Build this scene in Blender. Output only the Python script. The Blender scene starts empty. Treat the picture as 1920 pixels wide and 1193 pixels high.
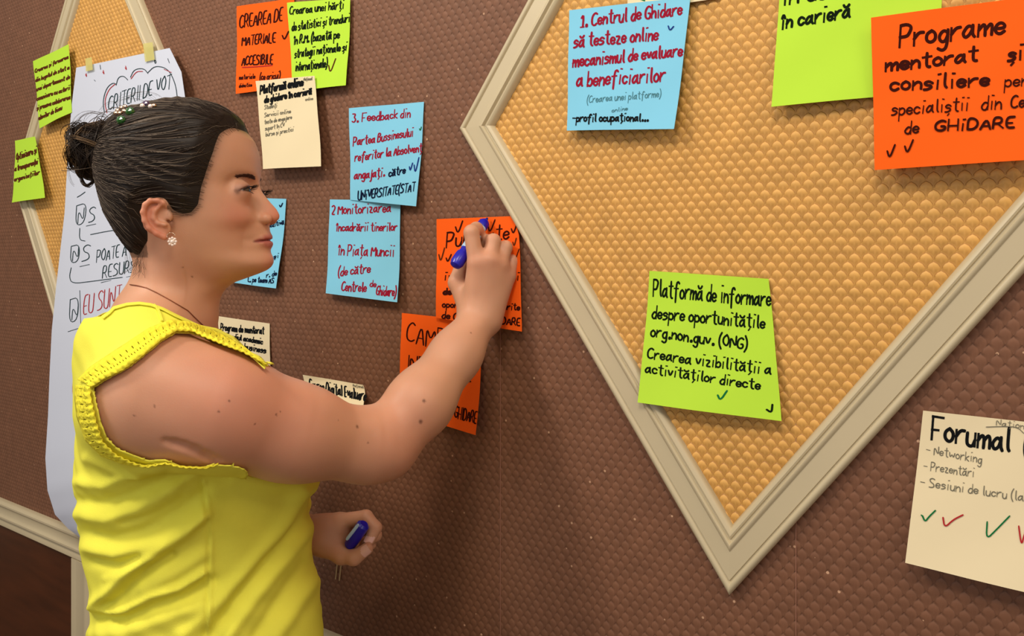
import bpy, math, random
import numpy as np
from mathutils import Vector
random.seed(7); RNG = np.random.RandomState(11)
SC = bpy.context.scene
COL = SC.collection
FPX, CX, CY, HCAM = 1445.0, 960.0, 487.0, 1.5      # focal length in pixels, principal point, camera height
# ---------------------------------------------------------------- camera
cam_d = bpy.data.cameras.new('camera'); cam = bpy.data.objects.new('camera', cam_d); COL.objects.link(cam)
cam_d.sensor_width = 36; cam_d.lens = FPX/1920*36; cam_d.shift_y = -(596.5-CY)/1920
cam_d.clip_start = .02
cam.location = (0, 0, HCAM); cam.rotation_euler = (math.pi/2, 0, 0)
SC.camera = cam
# ---------------------------------------------------------------- light
w = bpy.data.worlds.new('world'); SC.world = w; w.use_nodes = True
w.node_tree.nodes['Background'].inputs[0].default_value = (1.0, .93, .86, 1)
w.node_tree.nodes['Background'].inputs[1].default_value = .50
def area(name, loc, target, size, power, col):
    l = bpy.data.lights.new(name, 'AREA'); l.shape = 'RECTANGLE'; l.size, l.size_y = size; l.energy = power; l.color = col
    o = bpy.data.objects.new(name, l); COL.objects.link(o); o.location = loc
    o.rotation_euler = (Vector(target)-Vector(loc)).to_track_quat('-Z', 'Y').to_euler(); return o
area('ceiling_lamp_light', (-1.6, .35, 2.95), (-.2, 1.2, 1.3), (.35, .35), 24, (1, .90, .76))
area('ceiling_lamp_light', (-.25, -.35, 3.0), (-.2, 1.0, 1.4), (.5, .5), 18, (1, .88, .72))
area('window_light', (-3.2, -1.6, 1.9), (-.8, 1.4, 1.5), (1.4, 1.6), 17, (.78, .88, 1))
area('ceiling_lamp_light', (1.1, -.7, 2.9), (.5, .9, 1.3), (.6, .6), 10, (1, .80, .58))
SC.view_settings.view_transform = 'Standard'; SC.view_settings.look = 'None'
SC.view_settings.exposure = 0.0; SC.view_settings.gamma = 1; SC.view_settings.use_curve_mapping = False
# ---------------------------------------------------------------- helpers
def lin(c):
    o = []
    for v in c[:3]:
        v = v/255.0; o.append(v/12.92 if v <= .04045 else ((v+.055)/1.055)**2.4)
    return tuple(o)+(1.0,)
def mat(name, c, rough=.7, metal=0, spec=.5, bump=None, bscale=200, sss=0, var=0, vscale=8, trans=0, alpha=1, coat=0):
    m = bpy.data.materials.new(name); m.use_nodes = True; nt = m.node_tree; b = nt.nodes['Principled BSDF']
    b.inputs['Base Color'].default_value = lin(c); b.inputs['Roughness'].default_value = rough
    b.inputs['Metallic'].default_value = metal; b.inputs['Specular IOR Level'].default_value = spec
    if sss: b.inputs['Subsurface Weight'].default_value = sss; b.inputs['Subsurface Radius'].default_value = (.012, .005, .003); b.inputs['Subsurface Scale'].default_value = .6
    if trans: b.inputs['Transmission Weight'].default_value = trans
    if coat: b.inputs['Coat Weight'].default_value = coat
    if alpha < 1: b.inputs['Alpha'].default_value = alpha
    tc = nt.nodes.new('ShaderNodeTexCoord')
    if var:
        n = nt.nodes.new('ShaderNodeTexNoise'); n.inputs['Scale'].default_value = vscale; n.inputs['Detail'].default_value = 3
        nt.links.new(tc.outputs['Object'], n.inputs['Vector'])
        r = nt.nodes.new('ShaderNodeMapRange'); r.inputs['From Min'].default_value = .3; r.inputs['From Max'].default_value = .7
        r.inputs['To Min'].default_value = 1-var; r.inputs['To Max'].default_value = 1+var
        nt.links.new(n.outputs['Fac'], r.inputs['Value'])
        mx = nt.nodes.new('ShaderNodeVectorMath'); mx.operation = 'SCALE'; mx.inputs[0].default_value = lin(c)[:3]
        nt.links.new(r.outputs['Result'], mx.inputs['Scale']); nt.links.new(mx.outputs['Vector'], b.inputs['Base Color'])
    if bump:
        n = nt.nodes.new('ShaderNodeTexNoise'); n.inputs['Scale'].default_value = bscale; n.inputs['Detail'].default_value = 2
        nt.links.new(tc.outputs['Object'], n.inputs['Vector'])
        bp = nt.nodes.new('ShaderNodeBump'); bp.inputs['Strength'].default_value = bump; bp.inputs['Distance'].default_value = .001
        nt.links.new(n.outputs['Fac'], bp.inputs['Height']); nt.links.new(bp.outputs['Normal'], b.inputs['Normal'])
    return m
def attr_mat(name, attr, rough=.6, sss=0, spec=.4, bump=None, bscale=300, scale3=(1, 1, 1)):
    m = mat(name, (200, 200, 200), rough, spec=spec, sss=sss, bump=bump, bscale=bscale)
    nt = m.node_tree; a = nt.nodes.new('ShaderNodeAttribute'); a.attribute_name = attr
    nt.links.new(a.outputs['Color'], nt.nodes['Principled BSDF'].inputs['Base Color']); return m
def tag(o, label=None, cat=None, group=None, kind=None):
    if label: o['label'] = label
    if cat: o['category'] = cat
    if group: o['group'] = group
    if kind: o['kind'] = kind
    return o
def empty(name, loc, **k):
    o = bpy.data.objects.new(name, None); COL.objects.link(o); o.location = loc; o.empty_display_size = .05; tag(o, **k); return o
def mk(name, V, F, m, parent=None, smooth=False, sharp=None, origin=None, col=None, **k):
    V = np.asarray(V, dtype=np.float64).reshape(-1, 3)
    c = V.mean(0) if origin is None else np.array(origin)
    me = bpy.data.meshes.new(name)
    F_ = F
    if isinstance(F, np.ndarray):
        n, s = F.shape; me.vertices.add(len(V)); me.vertices.foreach_set('co', (V-c).astype(np.float32).ravel())
        me.loops.add(n*s); me.loops.foreach_set('vertex_index', F.astype(np.int32).ravel())
        me.polygons.add(n); me.polygons.foreach_set('loop_start', np.arange(0, n*s, s, dtype=np.int32)); me.polygons.foreach_set('loop_total', np.full(n, s, dtype=np.int32))
        me.update(calc_edges=True)
    else:
        me.from_pydata([tuple(v-c) for v in V], [], [tuple(f) for f in F]); me.update()
    if col is not None:
        at = me.color_attributes.new('Col', 'FLOAT_COLOR', 'POINT')
        ca = np.ones((len(V), 4), dtype=np.float32); ca[:, :col.shape[1]] = col; at.data.foreach_set('color', ca.ravel())
    me.materials.append(m)
    if smooth or sharp: me.shade_smooth()
    if sharp: me.set_sharp_from_angle(angle=math.radians(sharp))
    o = bpy.data.objects.new(name, me); COL.objects.link(o)
    o.location = c if parent is None else c-WL(parent)
    if parent is not None: o.parent = parent
    tag(o, **k); return o
def WL(o):
    l = np.array(o.location)
    while o.parent is not None: o = o.parent; l = l+np.array(o.location)
    return l
def P(px, py, d):                                   # point seen at a pixel of the photograph, at distance d in front of the camera
    return np.array([(px-CX)/FPX*d, d, HCAM-(py-CY)/FPX*d])
# wall frame: u to the right along the wall, v up, n out of the wall
XVP, KW = -1100.0, 2200.0
_s = math.hypot(CX-XVP, FPX)
WU = np.array([(CX-XVP)/_s, -FPX/_s, 0]); WN = np.array([-FPX/_s, -(CX-XVP)/_s, 0]); W0 = np.array([0, KW/(CX-XVP), HCAM])
ZZ = np.array([0, 0, 1.0]); CAM = np.array([0, 0, HCAM])
def W(u, v, n=0.0):
    u, v, n = np.broadcast_arrays(np.asarray(u, float), np.asarray(v, float), np.asarray(n, float))
    return W0+u[..., None]*WU+v[..., None]*ZZ+n[..., None]*WN
def pxw(px, py, n=0.0):                             # pixel -> (u, v) on the wall plane lifted by n
    px, py, n = np.broadcast_arrays(np.asarray(px, float), np.asarray(py, float), np.asarray(n, float))
    d = np.stack([(px-CX)/FPX, np.ones_like(px), (CY-py)/FPX], -1)
    t = (np.dot(W0-CAM, WN)+n)/(d@WN)
    p = CAM+d*t[..., None]-W0
    return p@WU, p[..., 2]
def grid_faces(nu, nv):
    i, j = np.meshgrid(np.arange(nu-1), np.arange(nv-1), indexing='ij'); a = i*nv+j
    return np.stack([a, a+nv, a+nv+1, a+1], -1).reshape(-1, 4)
# ---------------------------------------------------------------- materials
M = {}
M['green'] = mat('lime_paper', (184, 227, 64), .8, spec=.2, bump=.15, bscale=60)
M['orange'] = mat('orange_paper', (250, 98, 20), .8, spec=.15, bump=.15, bscale=60)
M['blue'] = mat('blue_paper', (130, 204, 236), .8, spec=.2, bump=.15, bscale=60)
M['cream'] = mat('cream_paper', (232, 217, 180), .8, spec=.2, bump=.15, bscale=60)
M['white'] = mat('white_paper', (206, 213, 230), .8, spec=.2, bump=.2, bscale=14)
INK = {'k': (20, 22, 24), 'm': (66, 16, 8), 'r': (176, 28, 58), 'g': (135, 130, 112), 'b': (30, 60, 150), 'n': (10, 24, 60), 'G': (20, 130, 70), 'd': (100, 48, 20), 't': (30, 60, 66), 'R': (205, 50, 55), 'K': (14, 30, 12), 'p': (120, 128, 150), 'P': (190, 110, 125), 'y': (90, 150, 165)}
for a_, c_ in INK.items(): M['ink_'+a_] = mat('ink_'+a_, tuple(v*.85 for v in c_), .8, spec=.08)
# ---------------------------------------------------------------- structure
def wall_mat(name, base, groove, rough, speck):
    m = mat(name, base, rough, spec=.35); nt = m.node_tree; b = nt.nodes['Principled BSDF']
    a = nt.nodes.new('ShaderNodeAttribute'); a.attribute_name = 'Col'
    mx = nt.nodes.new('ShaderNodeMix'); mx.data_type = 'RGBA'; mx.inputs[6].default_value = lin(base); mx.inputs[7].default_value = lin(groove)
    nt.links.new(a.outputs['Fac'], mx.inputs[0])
    tc = nt.nodes.new('ShaderNodeTexCoord'); n = nt.nodes.new('ShaderNodeTexNoise'); n.inputs['Scale'].default_value = 45; n.inputs['Detail'].default_value = 3
    nt.links.new(tc.outputs['Object'], n.inputs['Vector'])
    mr = nt.nodes.new('ShaderNodeMapRange'); mr.inputs[1].default_value = .3; mr.inputs[2].default_value = .7; mr.inputs[3].default_value = .9; mr.inputs[4].default_value = 1.1
    nt.links.new(n.outputs['Fac'], mr.inputs[0])
    sc = nt.nodes.new('ShaderNodeVectorMath'); sc.operation = 'SCALE'; nt.links.new(mx.outputs[2], sc.inputs[0]); nt.links.new(mr.outputs[0], sc.inputs['Scale'])
    vo = nt.nodes.new('ShaderNodeTexVoronoi'); vo.inputs['Scale'].default_value = 38; nt.links.new(tc.outputs['Object'], vo.inputs['Vector'])
    lt = nt.nodes.new('ShaderNodeMath'); lt.operation = 'LESS_THAN'; lt.inputs[1].default_value = speck; nt.links.new(vo.outputs['Distance'], lt.inputs[0])
    m2 = nt.nodes.new('ShaderNodeMix'); m2.data_type = 'RGBA'; m2.inputs[7].default_value = lin((190, 150, 120))
    nt.links.new(lt.outputs[0], m2.inputs[0]); nt.links.new(sc.outputs[0], m2.inputs[6]); nt.links.new(m2.outputs[2], b.inputs['Base Color'])
    return m
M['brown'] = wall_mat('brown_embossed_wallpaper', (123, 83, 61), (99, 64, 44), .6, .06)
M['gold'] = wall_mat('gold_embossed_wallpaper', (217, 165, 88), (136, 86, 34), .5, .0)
M['frame'] = mat('beige_painted_moulding', (196, 182, 150), .42, bump=.1, bscale=40, var=.03)
PIT, ROW = .0134, .0090
def scales(cu, cv, n0, detail):
    if detail:
        R = [(.10, -.5), (.27, -.31), (.49, -.05), (.455, .17), (.30, .38)]
    else:
        R = [(.2, -.42), (.485, -.02), (.36, .3)]
    out = [(0, -.70)]+R+[(0, .56)]+[(-x, y) for x, y in R[::-1]]
    out = np.array(out); no = len(out)
    cen = np.array([0, .12]); k_ = np.where(out[:, 1] < -.25, .60, np.where(out[:, 1] < 0, .70, .77)); inner = cen+(out-cen)*k_[:, None]
    hin = np.where(out[:, 1] < -.25, .30, np.where(out[:, 1] < 0, .75, 1.0))
    T = np.vstack([out, inner, [[0, .16]]])*PIT
    H = np.concatenate([np.zeros(no), hin*.0011, [.0016]])*(1 if detail else .45)
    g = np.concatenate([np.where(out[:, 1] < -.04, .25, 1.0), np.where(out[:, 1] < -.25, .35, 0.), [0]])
    F = []
    for i in range(no):
        j = (i+1) % no
        F += [(i, j, no+j), (i, no+j, no+i), (no+i, no+j, 2*no)]
    F = np.array(F); nv = 2*no+1; N = len(cu)
    U = cu[:, None]+T[None, :, 0]; Vv = cv[:, None]+T[None, :, 1]
    V = W(U, Vv, n0+H[None, :]).reshape(-1, 3)
    FF = (F[None]+np.arange(N)[:, None, None]*nv).reshape(-1, 3)
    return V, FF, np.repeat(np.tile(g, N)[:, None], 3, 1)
def scale_grid(u0, u1, v0, v1):
    r = np.arange(int(v0/ROW), int(v1/ROW)+1); c = np.arange(int(u0/PIT), int(u1/PIT)+1)
    rr, cc = np.meshgrid(r, c, indexing='ij')
    return ((cc+.5*(rr % 2))*PIT).ravel(), (rr*ROW).ravel()
def v_of(r, x): return -r/(x+1100)*0
KF = KW/FPX
def uu(x): return _s*KF*(1/2060.-1/(x+1100.))
def vv(x, y): return -(y-CY)/(x+1100.)*KF
# diamonds: left, bottom, right, top vertices of the outer outline in (u, v)
bigL = (uu(870), vv(870, 243)); uc = uu(1373); big = [bigL, (uc, vv(1373, 1111)), (uc+(uc-bigL[0])*1.094, bigL[1]), (uc, .479*KF)]
sL = (uu(34), vv(34, 342)); sc_ = uu(189); small = [sL, (sc_, -.287*KF), (2*sc_-sL[0], sL[1]), (sc_, .530*KF)]
def inside_poly(pu, pv, poly):
    ins = np.ones(np.shape(pu), bool); m = 1e9*np.ones(np.shape(pu))
    for i in range(len(poly)):
        a, b = np.array(poly[i]), np.array(poly[(i+1) % len(poly)]); e = b-a; L = np.hypot(*e)
        d = (e[0]*(pv-a[1])-e[1]*(pu-a[0]))/L
        m = np.minimum(m, d)
    return m                                          # signed distance, >0 inside (counter-clockwise)
RAILTOP = vv(0, 932)                                   # top of the chair rail
U0, U1 = uu(-60), uu(1990)
wall = mk('wall_back', [W(u, v, n) for n in (0, -.12) for u, v in ((-4, -HCAM), (3.2, -HCAM), (3.2, 1.4), (-4, 1.4))],
          [(0, 1, 2, 3), (7, 6, 5, 4), (0, 4, 5, 1), (1, 5, 6, 2), (2, 6, 7, 3), (3, 7, 4, 0)], M['brown'], kind='structure')
cu, cv = scale_grid(U0-.25, U1+.42, RAILTOP-.02, .95)
mb, ms = inside_poly(cu, cv, big), inside_poly(cu, cv, small)
keep = (mb < .02) & (ms < .02) & (cv > RAILTOP-.01)
px_ = CX  # keep only what the picture can reach
w3 = W(cu, cv); sx = w3[:, 0]/w3[:, 1]*FPX+CX; sy = CY-(w3[:, 2]-HCAM)/w3[:, 1]*FPX
keep &= (sx > -260) & (sx < 3000) & (sy > -420) & (sy < 2200)
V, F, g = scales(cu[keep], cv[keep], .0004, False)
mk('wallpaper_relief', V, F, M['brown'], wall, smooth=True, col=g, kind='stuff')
# vertical seams of the wallpaper
seamm = mat('seam_edge', (150, 104, 84), .6)
for sxp in (939, 1493):
    u = uu(sxp)
    mk('wallpaper_seam', [W(u+a, v, n) for v in (RAILTOP, -.05 if sxp < 1000 else -.18) for a, n in ((-.0004, 0), (-.0004, .0014), (.0004, .0014), (.0004, 0))],
       [(0, 1, 5, 4), (1, 2, 6, 5), (2, 3, 7, 6)], seamm, wall)
PROF = [(0, 0), (0, 9), (1, 11.5), (3, 13), (5.5, 13), (7.5, 11.5), (8.5, 9.5), (9.5, 9.2), (10.3, 11), (29.5, 11.4), (30.5, 12.6), (32, 13.6), (34, 13.6), (35.2, 12), (36, 9.6), (37.4, 9.2), (38.2, 11), (40, 11.8), (42.5, 10.8), (44.5, 8), (46.5, 3.5), (47, 0)]
def moulding(a, b, ma, mb_, prof, m, parent, name='moulding', nb=0.0):
    """sweep a profile from vertex a to vertex b; ma/mb_ = mitre vectors per unit of profile width"""
    V = []
    for e, (p, mi) in enumerate(((a, ma), (b, mb_))):
        for w_, h in prof: V.append(W(p[0]+mi[0]*w_/1000, p[1]+mi[1]*w_/1000, nb+h/1000))
    n = len(prof); F = [(i, i+1, n+i+1, n+i) for i in range(n-1)]+[tuple(range(n))[::-1], tuple(range(n, 2*n))]
    return mk(name, V, F, m, parent, sharp=38)
def diamond(poly, label, name='diamond_wall_panel'):
    c = np.mean(poly, 0); root = empty(name, W(c[0], c[1], 0), label=label, cat='wall panel')
    n = len(poly); P_ = np.array(poly); mit = []
    for i in range(n):
        e0 = P_[i]-P_[i-1]; e1 = P_[(i+1) % n]-P_[i]; e0 /= np.hypot(*e0); e1 /= np.hypot(*e1)
        n0 = np.array([-e0[1], e0[0]]); n1 = np.array([-e1[1], e1[0]]); mit.append((n0+n1)/(1+n0@n1))
    for i in range(n): moulding(P_[i], P_[(i+1) % n], mit[i], mit[(i+1) % n], PROF, M['frame'], root)
    inn = [P_[i]+mit[i]*.040 for i in range(n)]
    V = [W(p[0], p[1], h) for h in (.0012, .0004) for p in inn]
    bk = mk('backing', V, [(0, 1, 2, 3), (7, 6, 5, 4), (0, 4, 5, 1), (1, 5, 6, 2), (2, 6, 7, 3), (3, 7, 4, 0)], M['gold'], root)
    lo, hi = P_.min(0), P_.max(0); cu, cv = scale_grid(lo[0], hi[0], lo[1], hi[1]); d = inside_poly(cu, cv, poly)
    w3 = W(cu, cv); sx = w3[:, 0]/w3[:, 1]*FPX+CX; sy = CY-(w3[:, 2]-HCAM)/w3[:, 1]*FPX
    k = (d > .042)
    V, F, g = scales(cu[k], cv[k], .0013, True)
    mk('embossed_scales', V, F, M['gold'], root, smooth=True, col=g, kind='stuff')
    return root
diamond(big, 'large diamond panel of gold scale-embossed covering in a beige frame, right of the woman')
diamond(small, 'narrow-looking gold diamond panel behind the hanging white flip-chart sheet')
# chair rail and wainscot
RT = RAILTOP
RAILP = [(0, 0), (0, 9), (2, 13), (6, 17), (10, 17), (12, 14), (14, 13), (30, 13), (34, 15), (37, 18), (41, 18), (43, 13), (46, 10), (49, 10), (52, 12), (63, 12), (66, 9), (66, 0)]
root = empty('trim_1', W(-.5, RT, 0), kind='structure')
def hrail(u0, u1, vtop, prof, nm):
    V = [W(u, vtop-w_/1000, h/1000) for u in (u0, u1) for w_, h in prof]; n = len(prof)
    return mk(nm, V, [(i, i+1, n+i+1, n+i) for i in range(n-1)]+[tuple(range(n))[::-1], tuple(range(n, 2*n))], M['frame'], root, sharp=38)
hrail(-4, 3.2, RT, RAILP, 'chair_rail')
M['wood'] = mat('dark_stained_wood', (72, 34, 13), .4, spec=.4, var=.25, vscale=5)
nt = M['wood'].node_tree
for n_ in nt.nodes:
    if n_.type == 'TEX_NOISE':
        mp = nt.nodes.new('ShaderNodeMapping'); mp.inputs['Scale'].default_value = (1, 1, 7); mp.inputs['Rotation'].default_value = (0, .35, 0)
        src = n_.inputs['Vector'].links[0].from_socket; nt.links.new(src, mp.inputs[0]); nt.links.new(mp.outputs[0], n_.inputs['Vector'])
us0, us1 = uu(142), uu(179)
STILE = [(0, 0), (0, 8), (4, 12), (18, 12), (22, 9), (25, 9), (28, 13), (62, 13), (66, 15), (76, 15), (82, 12), (87, 8), (87, 0)]
vb = -HCAM
for k_, ua in enumerate((us0-2.5*.95, us0-.95*1.5, us0, us0+.95, us0+1.9, us0+2.85)):
    V = [W(ua+w_/1000, v, h/1000) for v in (RT-.066, vb+.12) for w_, h in STILE]; n = len(STILE)
    mk('wainscot_stile', V, [(i, n+i, n+i+1, i+1) for i in range(n-1)]+[tuple(range(n)), tuple(range(n, 2*n))[::-1]], M['frame'], root, sharp=38)
mk('wainscot_board', [W(u, v, n) for n in (.004, .0005) for u, v in ((-4, vb), (3.2, vb), (3.2, RT-.05), (-4, RT-.05))],
   [(0, 1, 2, 3), (7, 6, 5, 4), (0, 4, 5, 1), (1, 5, 6, 2), (2, 6, 7, 3), (3, 7, 4, 0)], M['wood'], root)
hrail(-4, 3.2, vb+.12, [(0, 0), (2, 10), (10, 14), (118, 16), (119, 0)], 'skirting')
M['plaster'] = mat('beige_plaster', (214, 200, 176), .9, bump=.1, bscale=80)
lw = [W(-4, v, n) for v in (-HCAM, 1.4) for n in (0, 4.2)]; lw2 = [W(-4.12, v, n) for v in (-HCAM, 1.4) for n in (0, 4.2)]
mk('wall_left', lw+lw2, [(0, 1, 3, 2), (6, 7, 5, 4), (0, 4, 5, 1), (1, 5, 7, 3), (3, 7, 6, 2), (2, 6, 4, 0)], M['plaster'], kind='structure')
M['floor'] = mat('brown_carpet', (120, 96, 78), .95, bump=.6, bscale=300, var=.08, vscale=20)
mk('floor', [(-6, -4, 0), (5, -4, 0), (5, 5, 0), (-6, 5, 0), (-6, -4, -.1), (5, -4, -.1), (5, 5, -.1), (-6, 5, -.1)],
   [(0, 1, 2, 3), (7, 6, 5, 4), (0, 4, 5, 1), (1, 5, 6, 2), (2, 6, 7, 3), (3, 7, 4, 0)], M['floor'], kind='structure')
# ---------------------------------------------------------------- handwriting: a single-stroke font
GL = {'a': '4g2h0f0e1d3e4g|4h4e5d', 'b': '0k0d|0f2h4g4e2d0e', 'c': '4g2h0g0e2d4e', 'd': '4g2h0f0e1d3d4f|4k4d', 'e': '0f4f4g2h0g0e2d4e', 'f': '5j4k2j2b|0h4h',
 'g': '4g2h0f1d3d4f|4h4b2a0b', 'h': '0k0d|0f2h4g4d', 'i': '1h1d|1k2k', 'j': '2h2b1a0a|2j2i', 'k': '0k0d|4h0f4d', 'l': '1k1e2d', 'm': '0h0d|0f2h3g3d|3f5h6g6d',
 'n': '0h0d|0f2h4g4d', 'o': '2h0g0e2d4e4g2h', 'p': '0h0a|0g2h4g4e2d0e', 'q': '4g2h0f1d3d4f|4h4a', 'r': '0h0d|0f2h4h', 's': '4g2h0g1f3f4e2d0d', 't': '2k2e3d4d|0i4i',
 'u': '0h0e1d3d4f|4h4d', 'v': '0h2d4h', 'w': '0h1d3g5d6h', 'x': '0h4d|4h0d', 'y': '0h2e|4h2d0a', 'z': '0h4h0d4d',
 'A': '0d3k5d|1f4f', 'B': '0d0k3k4j3h0h|3h5g4d0d', 'C': '5j3k0i0e3d5e', 'D': '0d0k3k5i5f3d0d', 'E': '4k0k0d4d|0g3g', 'F': '5k0k|0k0d|0g3g', 'G': '5j3k0i0e3d5e5g3g',
 'H': '0k0d|5k5d|0g5g', 'I': '1k1d', 'J': '4k4e2d0e', 'K': '0k0d|5k0g5d', 'L': '0k0d4d', 'M': '0d0k3f6k6d', 'N': '0d0k5d5k', 'O': '3k0i0f3d5f5i3k', 'P': '0d0k|0k3k5j4h3g0g',
 'Q': '3k0i0f3d5f5i3k|3f6c', 'R': '0d0k3k4j4h3g0g|2g5d', 'S': '5j3k0j1h4g5e3d0d', 'T': '0k5k|3k3d', 'U': '0k0e2d4d5e5k', 'V': '0k3d5k', 'Z': '0k5k0d5d',
 '1': '0i2k2d|0d3d', '2': '0j2k4j4h0d4d', '3': '0k4k2h4g4e2d0e', '.': '1d1e2e2d1d', ',': '1d0c', '-': '0g4g', '(': '2l0i0e2b', ')': '0l2i2e0b', '/': '0c4l', 'v_': '0h1d4l'}
def yv(c): return ord(c)-ord('d')
def parse(s): return [[(int(q[i]), yv(q[i+1])) for i in range(0, len(q), 2)] for q in s.split('|')]
G = {k: parse(v) for k, v in GL.items()}
for k, b_, ex in (('ă', 'a', '0j1i3i4j'), ('ț', 't', '3c2b'), ('ș', 's', '3c2b'), ('Î', 'I', '0l1m2l'), ('â', 'a', '0i2k4i')): G[k] = G[b_]+parse(ex)
G['î'] = [[(1, 4), (1, 0)]]+parse('0i1k2i')
def chaikin(p, it=2):
    for _ in range(it):
        if len(p) < 3: return p
        q = [p[0]]
        for a, b in zip(p[:-1], p[1:]): q += [(.75*a[0]+.25*b[0], .75*a[1]+.25*b[1]), (.25*a[0]+.75*b[0], .25*a[1]+.75*b[1])]
        p = q+[p[-1]]
    return p
def text_strokes(t, x0, y0, x1, y1, h, jit=.25, slant=.08):
    """strokes in photo pixels: baseline (x0,y0)-(x1,y1), cap height h px"""
    x = 0; st = []
    for ch in t:
        if ch == ' ': x += 3.2; continue
        g = G.get(ch)
        if g is None: continue
        wd = max(p[0] for s in g for p in s); oy = random.uniform(-jit, jit)
        for s in g: st.append([(x+p[0]+random.uniform(-.12, .12), p[1]+oy+random.uniform(-.12, .12)) for p in s])
        x += wd+1.5
    T = x-1.5; out = []; L = x1-x0
    for s in st:
        q = []
        for a, b in chaikin(s):
            f = a/T; q.append((x0+L*f+slant*b*h/7, y0+(y1-y0)*f-b*h/7))
        out.append(q)
    return out
def ribbon(st, wpx):
    V, F = [], []
    for s in st:
        s = np.array(s, float)
        if len(s) < 2: continue
        t = np.gradient(s, axis=0); t /= (np.hypot(t[:, 0], t[:, 1])[:, None]+1e-9)
        e = s.copy(); e[0] -= t[0]*wpx*.35; e[-1] += t[-1]*wpx*.35
        n = np.stack([-t[:, 1], t[:, 0]], 1)*wpx/2; b = len(V)
        wv = np.ones(len(s)); wv[0] = wv[-1] = .7
        for i in range(len(s)): V += [tuple(e[i]-n[i]*wv[i]), tuple(e[i]+n[i]*wv[i])]
        F += [(b+2*i, b+2*i+1, b+2*i+3, b+2*i+2) for i in range(len(s)-1)]
    return np.array(V), F
def homog(q):                                          # pixel quad TL,TR,BR,BL -> unit square (s right, t down)
    A = []; B = []
    for (x, y), (s, t) in zip(q, ((0, 0), (1, 0), (1, 1), (0, 1))):
        A += [[x, y, 1, 0, 0, 0, -s*x, -s*y], [0, 0, 0, x, y, 1, -t*x, -t*y]]; B += [s, t]
    h = np.append(np.linalg.solve(np.array(A, float), B), 1).reshape(3, 3)
    def f(px, py):
        w_ = h[2, 0]*px+h[2, 1]*py+h[2, 2]; return (h[0, 0]*px+h[0, 1]*py+h[0, 2])/w_, (h[1, 0]*px+h[1, 1]*py+h[1, 2])/w_
    return f
def note(colr, q, lift, label, lines, n0=.003, bulge=.002, edge=None, group='sticky notes on the wall'):
    """q: pixel quad; lift: n of TL,TR,BR,BL above n0"""
    n = [n0+l for l in lift]; C = []
    for (x, y), ni in zip(q, n):
        u, v = pxw(x, y, ni); C.append((float(u), float(v), ni))
    C = np.array(C); H = homog(q)
    def surf(s, t, e=0.0):
        s, t = np.asarray(s, float), np.asarray(t, float)
        b = ((1-s)*(1-t))[..., None]*C[0]+(s*(1-t))[..., None]*C[1]+(s*t)[..., None]*C[2]+((1-s)*t)[..., None]*C[3]
        nn = b[..., 2]+bulge*np.sin(np.pi*np.clip(s, 0, 1))*np.clip(t, 0, 1)**1.5+e+.0006*np.sin(7*s+9*t+C[0, 0]*40)
        # curl: lift grows with t^2 rather than linearly
        top = (1-s)*C[0, 2]+s*C[1, 2]; bot = (1-s)*C[3, 2]+s*C[2, 2]
        nn = nn-(bot-top)*t+(bot-top)*np.clip(t, 0, 1)**1.8
        uu_ = b[..., 0]
        if edge is not None: uu_ = np.minimum(uu_, edge(b[..., 1]))
        return W(uu_, b[..., 1], nn)
    K = 13; s, t = np.meshgrid(np.linspace(0, 1, K), np.linspace(0, 1, K), indexing='ij')
    top = surf(s, t).reshape(-1, 3); bot = surf(s, t, -.0004).reshape(-1, 3)
    f = grid_faces(K, K); nv = K*K
    rim = [i*K for i in range(K)]+[(K-1)*K+j for j in range(1, K)]+[i*K+K-1 for i in range(K-2, -1, -1)]+[j for j in range(K-2, 0, -1)]
    F = [tuple(x) for x in f[:, ::-1]]+[tuple(x+nv) for x in f]+[(rim[i], rim[(i+1) % len(rim)], nv+rim[(i+1) % len(rim)], nv+rim[i]) for i in range(len(rim))]
    root = empty('sticky_note', surf(.5, 0.), label=label, cat='note', group=group)
    mk('paper', np.vstack([top, bot]), F, M[colr], root, sharp=50)
    by = {}
    for L in lines:
        if L[0] == 'S': by.setdefault((L[1], L[2]), []).extend([chaikin(list(p)) for p in L[3]])
        else:
            t_, x0, y0, x1, y1, h, ink, wd = L; by.setdefault((ink, wd), []).extend(text_strokes(t_, x0, y0, x1, y1, h))
    k = 0
    for (ink, wd), st in by.items():
        V, F = ribbon(st, wd*1.15); s, t = H(V[:, 0], V[:, 1]); k += 1
        mk('handwriting', surf(s, t, .00025+.00008*k), F, M['ink_'+ink], root, kind='stuff')
    return root
def ck(x, y, w_, h): return [(x, y+h*.45), (x+w_*.3, y+h), (x+w_, y)]
def eg(poly, i, j):                                     # outline of a frame side as u(v)
    a, b = poly[i], poly[j]
    return lambda v: a[0]+(b[0]-a[0])*(v-a[1])/(b[1]-a[1])-.001
note('orange', [(444, 12), (552, -4), (552, 163), (442, 176)], (0, 0, .004, .005), 'orange note with capital lettering at the upper left, partly under a lime note', [
 ('CREAREA DE', 449, 52, 530, 38, 24, 'm', 2.4), ('MATERIALE', 453, 84, 517, 79, 18, 'm', 2.4), ('ACCESIBILE', 454, 122, 512, 119, 18, 'm', 2.4), ('(ce oricui)', 489, 150, 527, 147, 13, 'm', 1.8),
 ('materiale', 449, 149, 480, 147, 9, 'm', 1.3), ('didactice', 449, 164, 474, 162, 7, 'm', 1.3), ('S', 'R', 1.6, [[(455, 126), (480, 125), (512, 122)]]), ('S', 'm', 2.2, [ck(530, 58, 11, 17)])])
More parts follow.
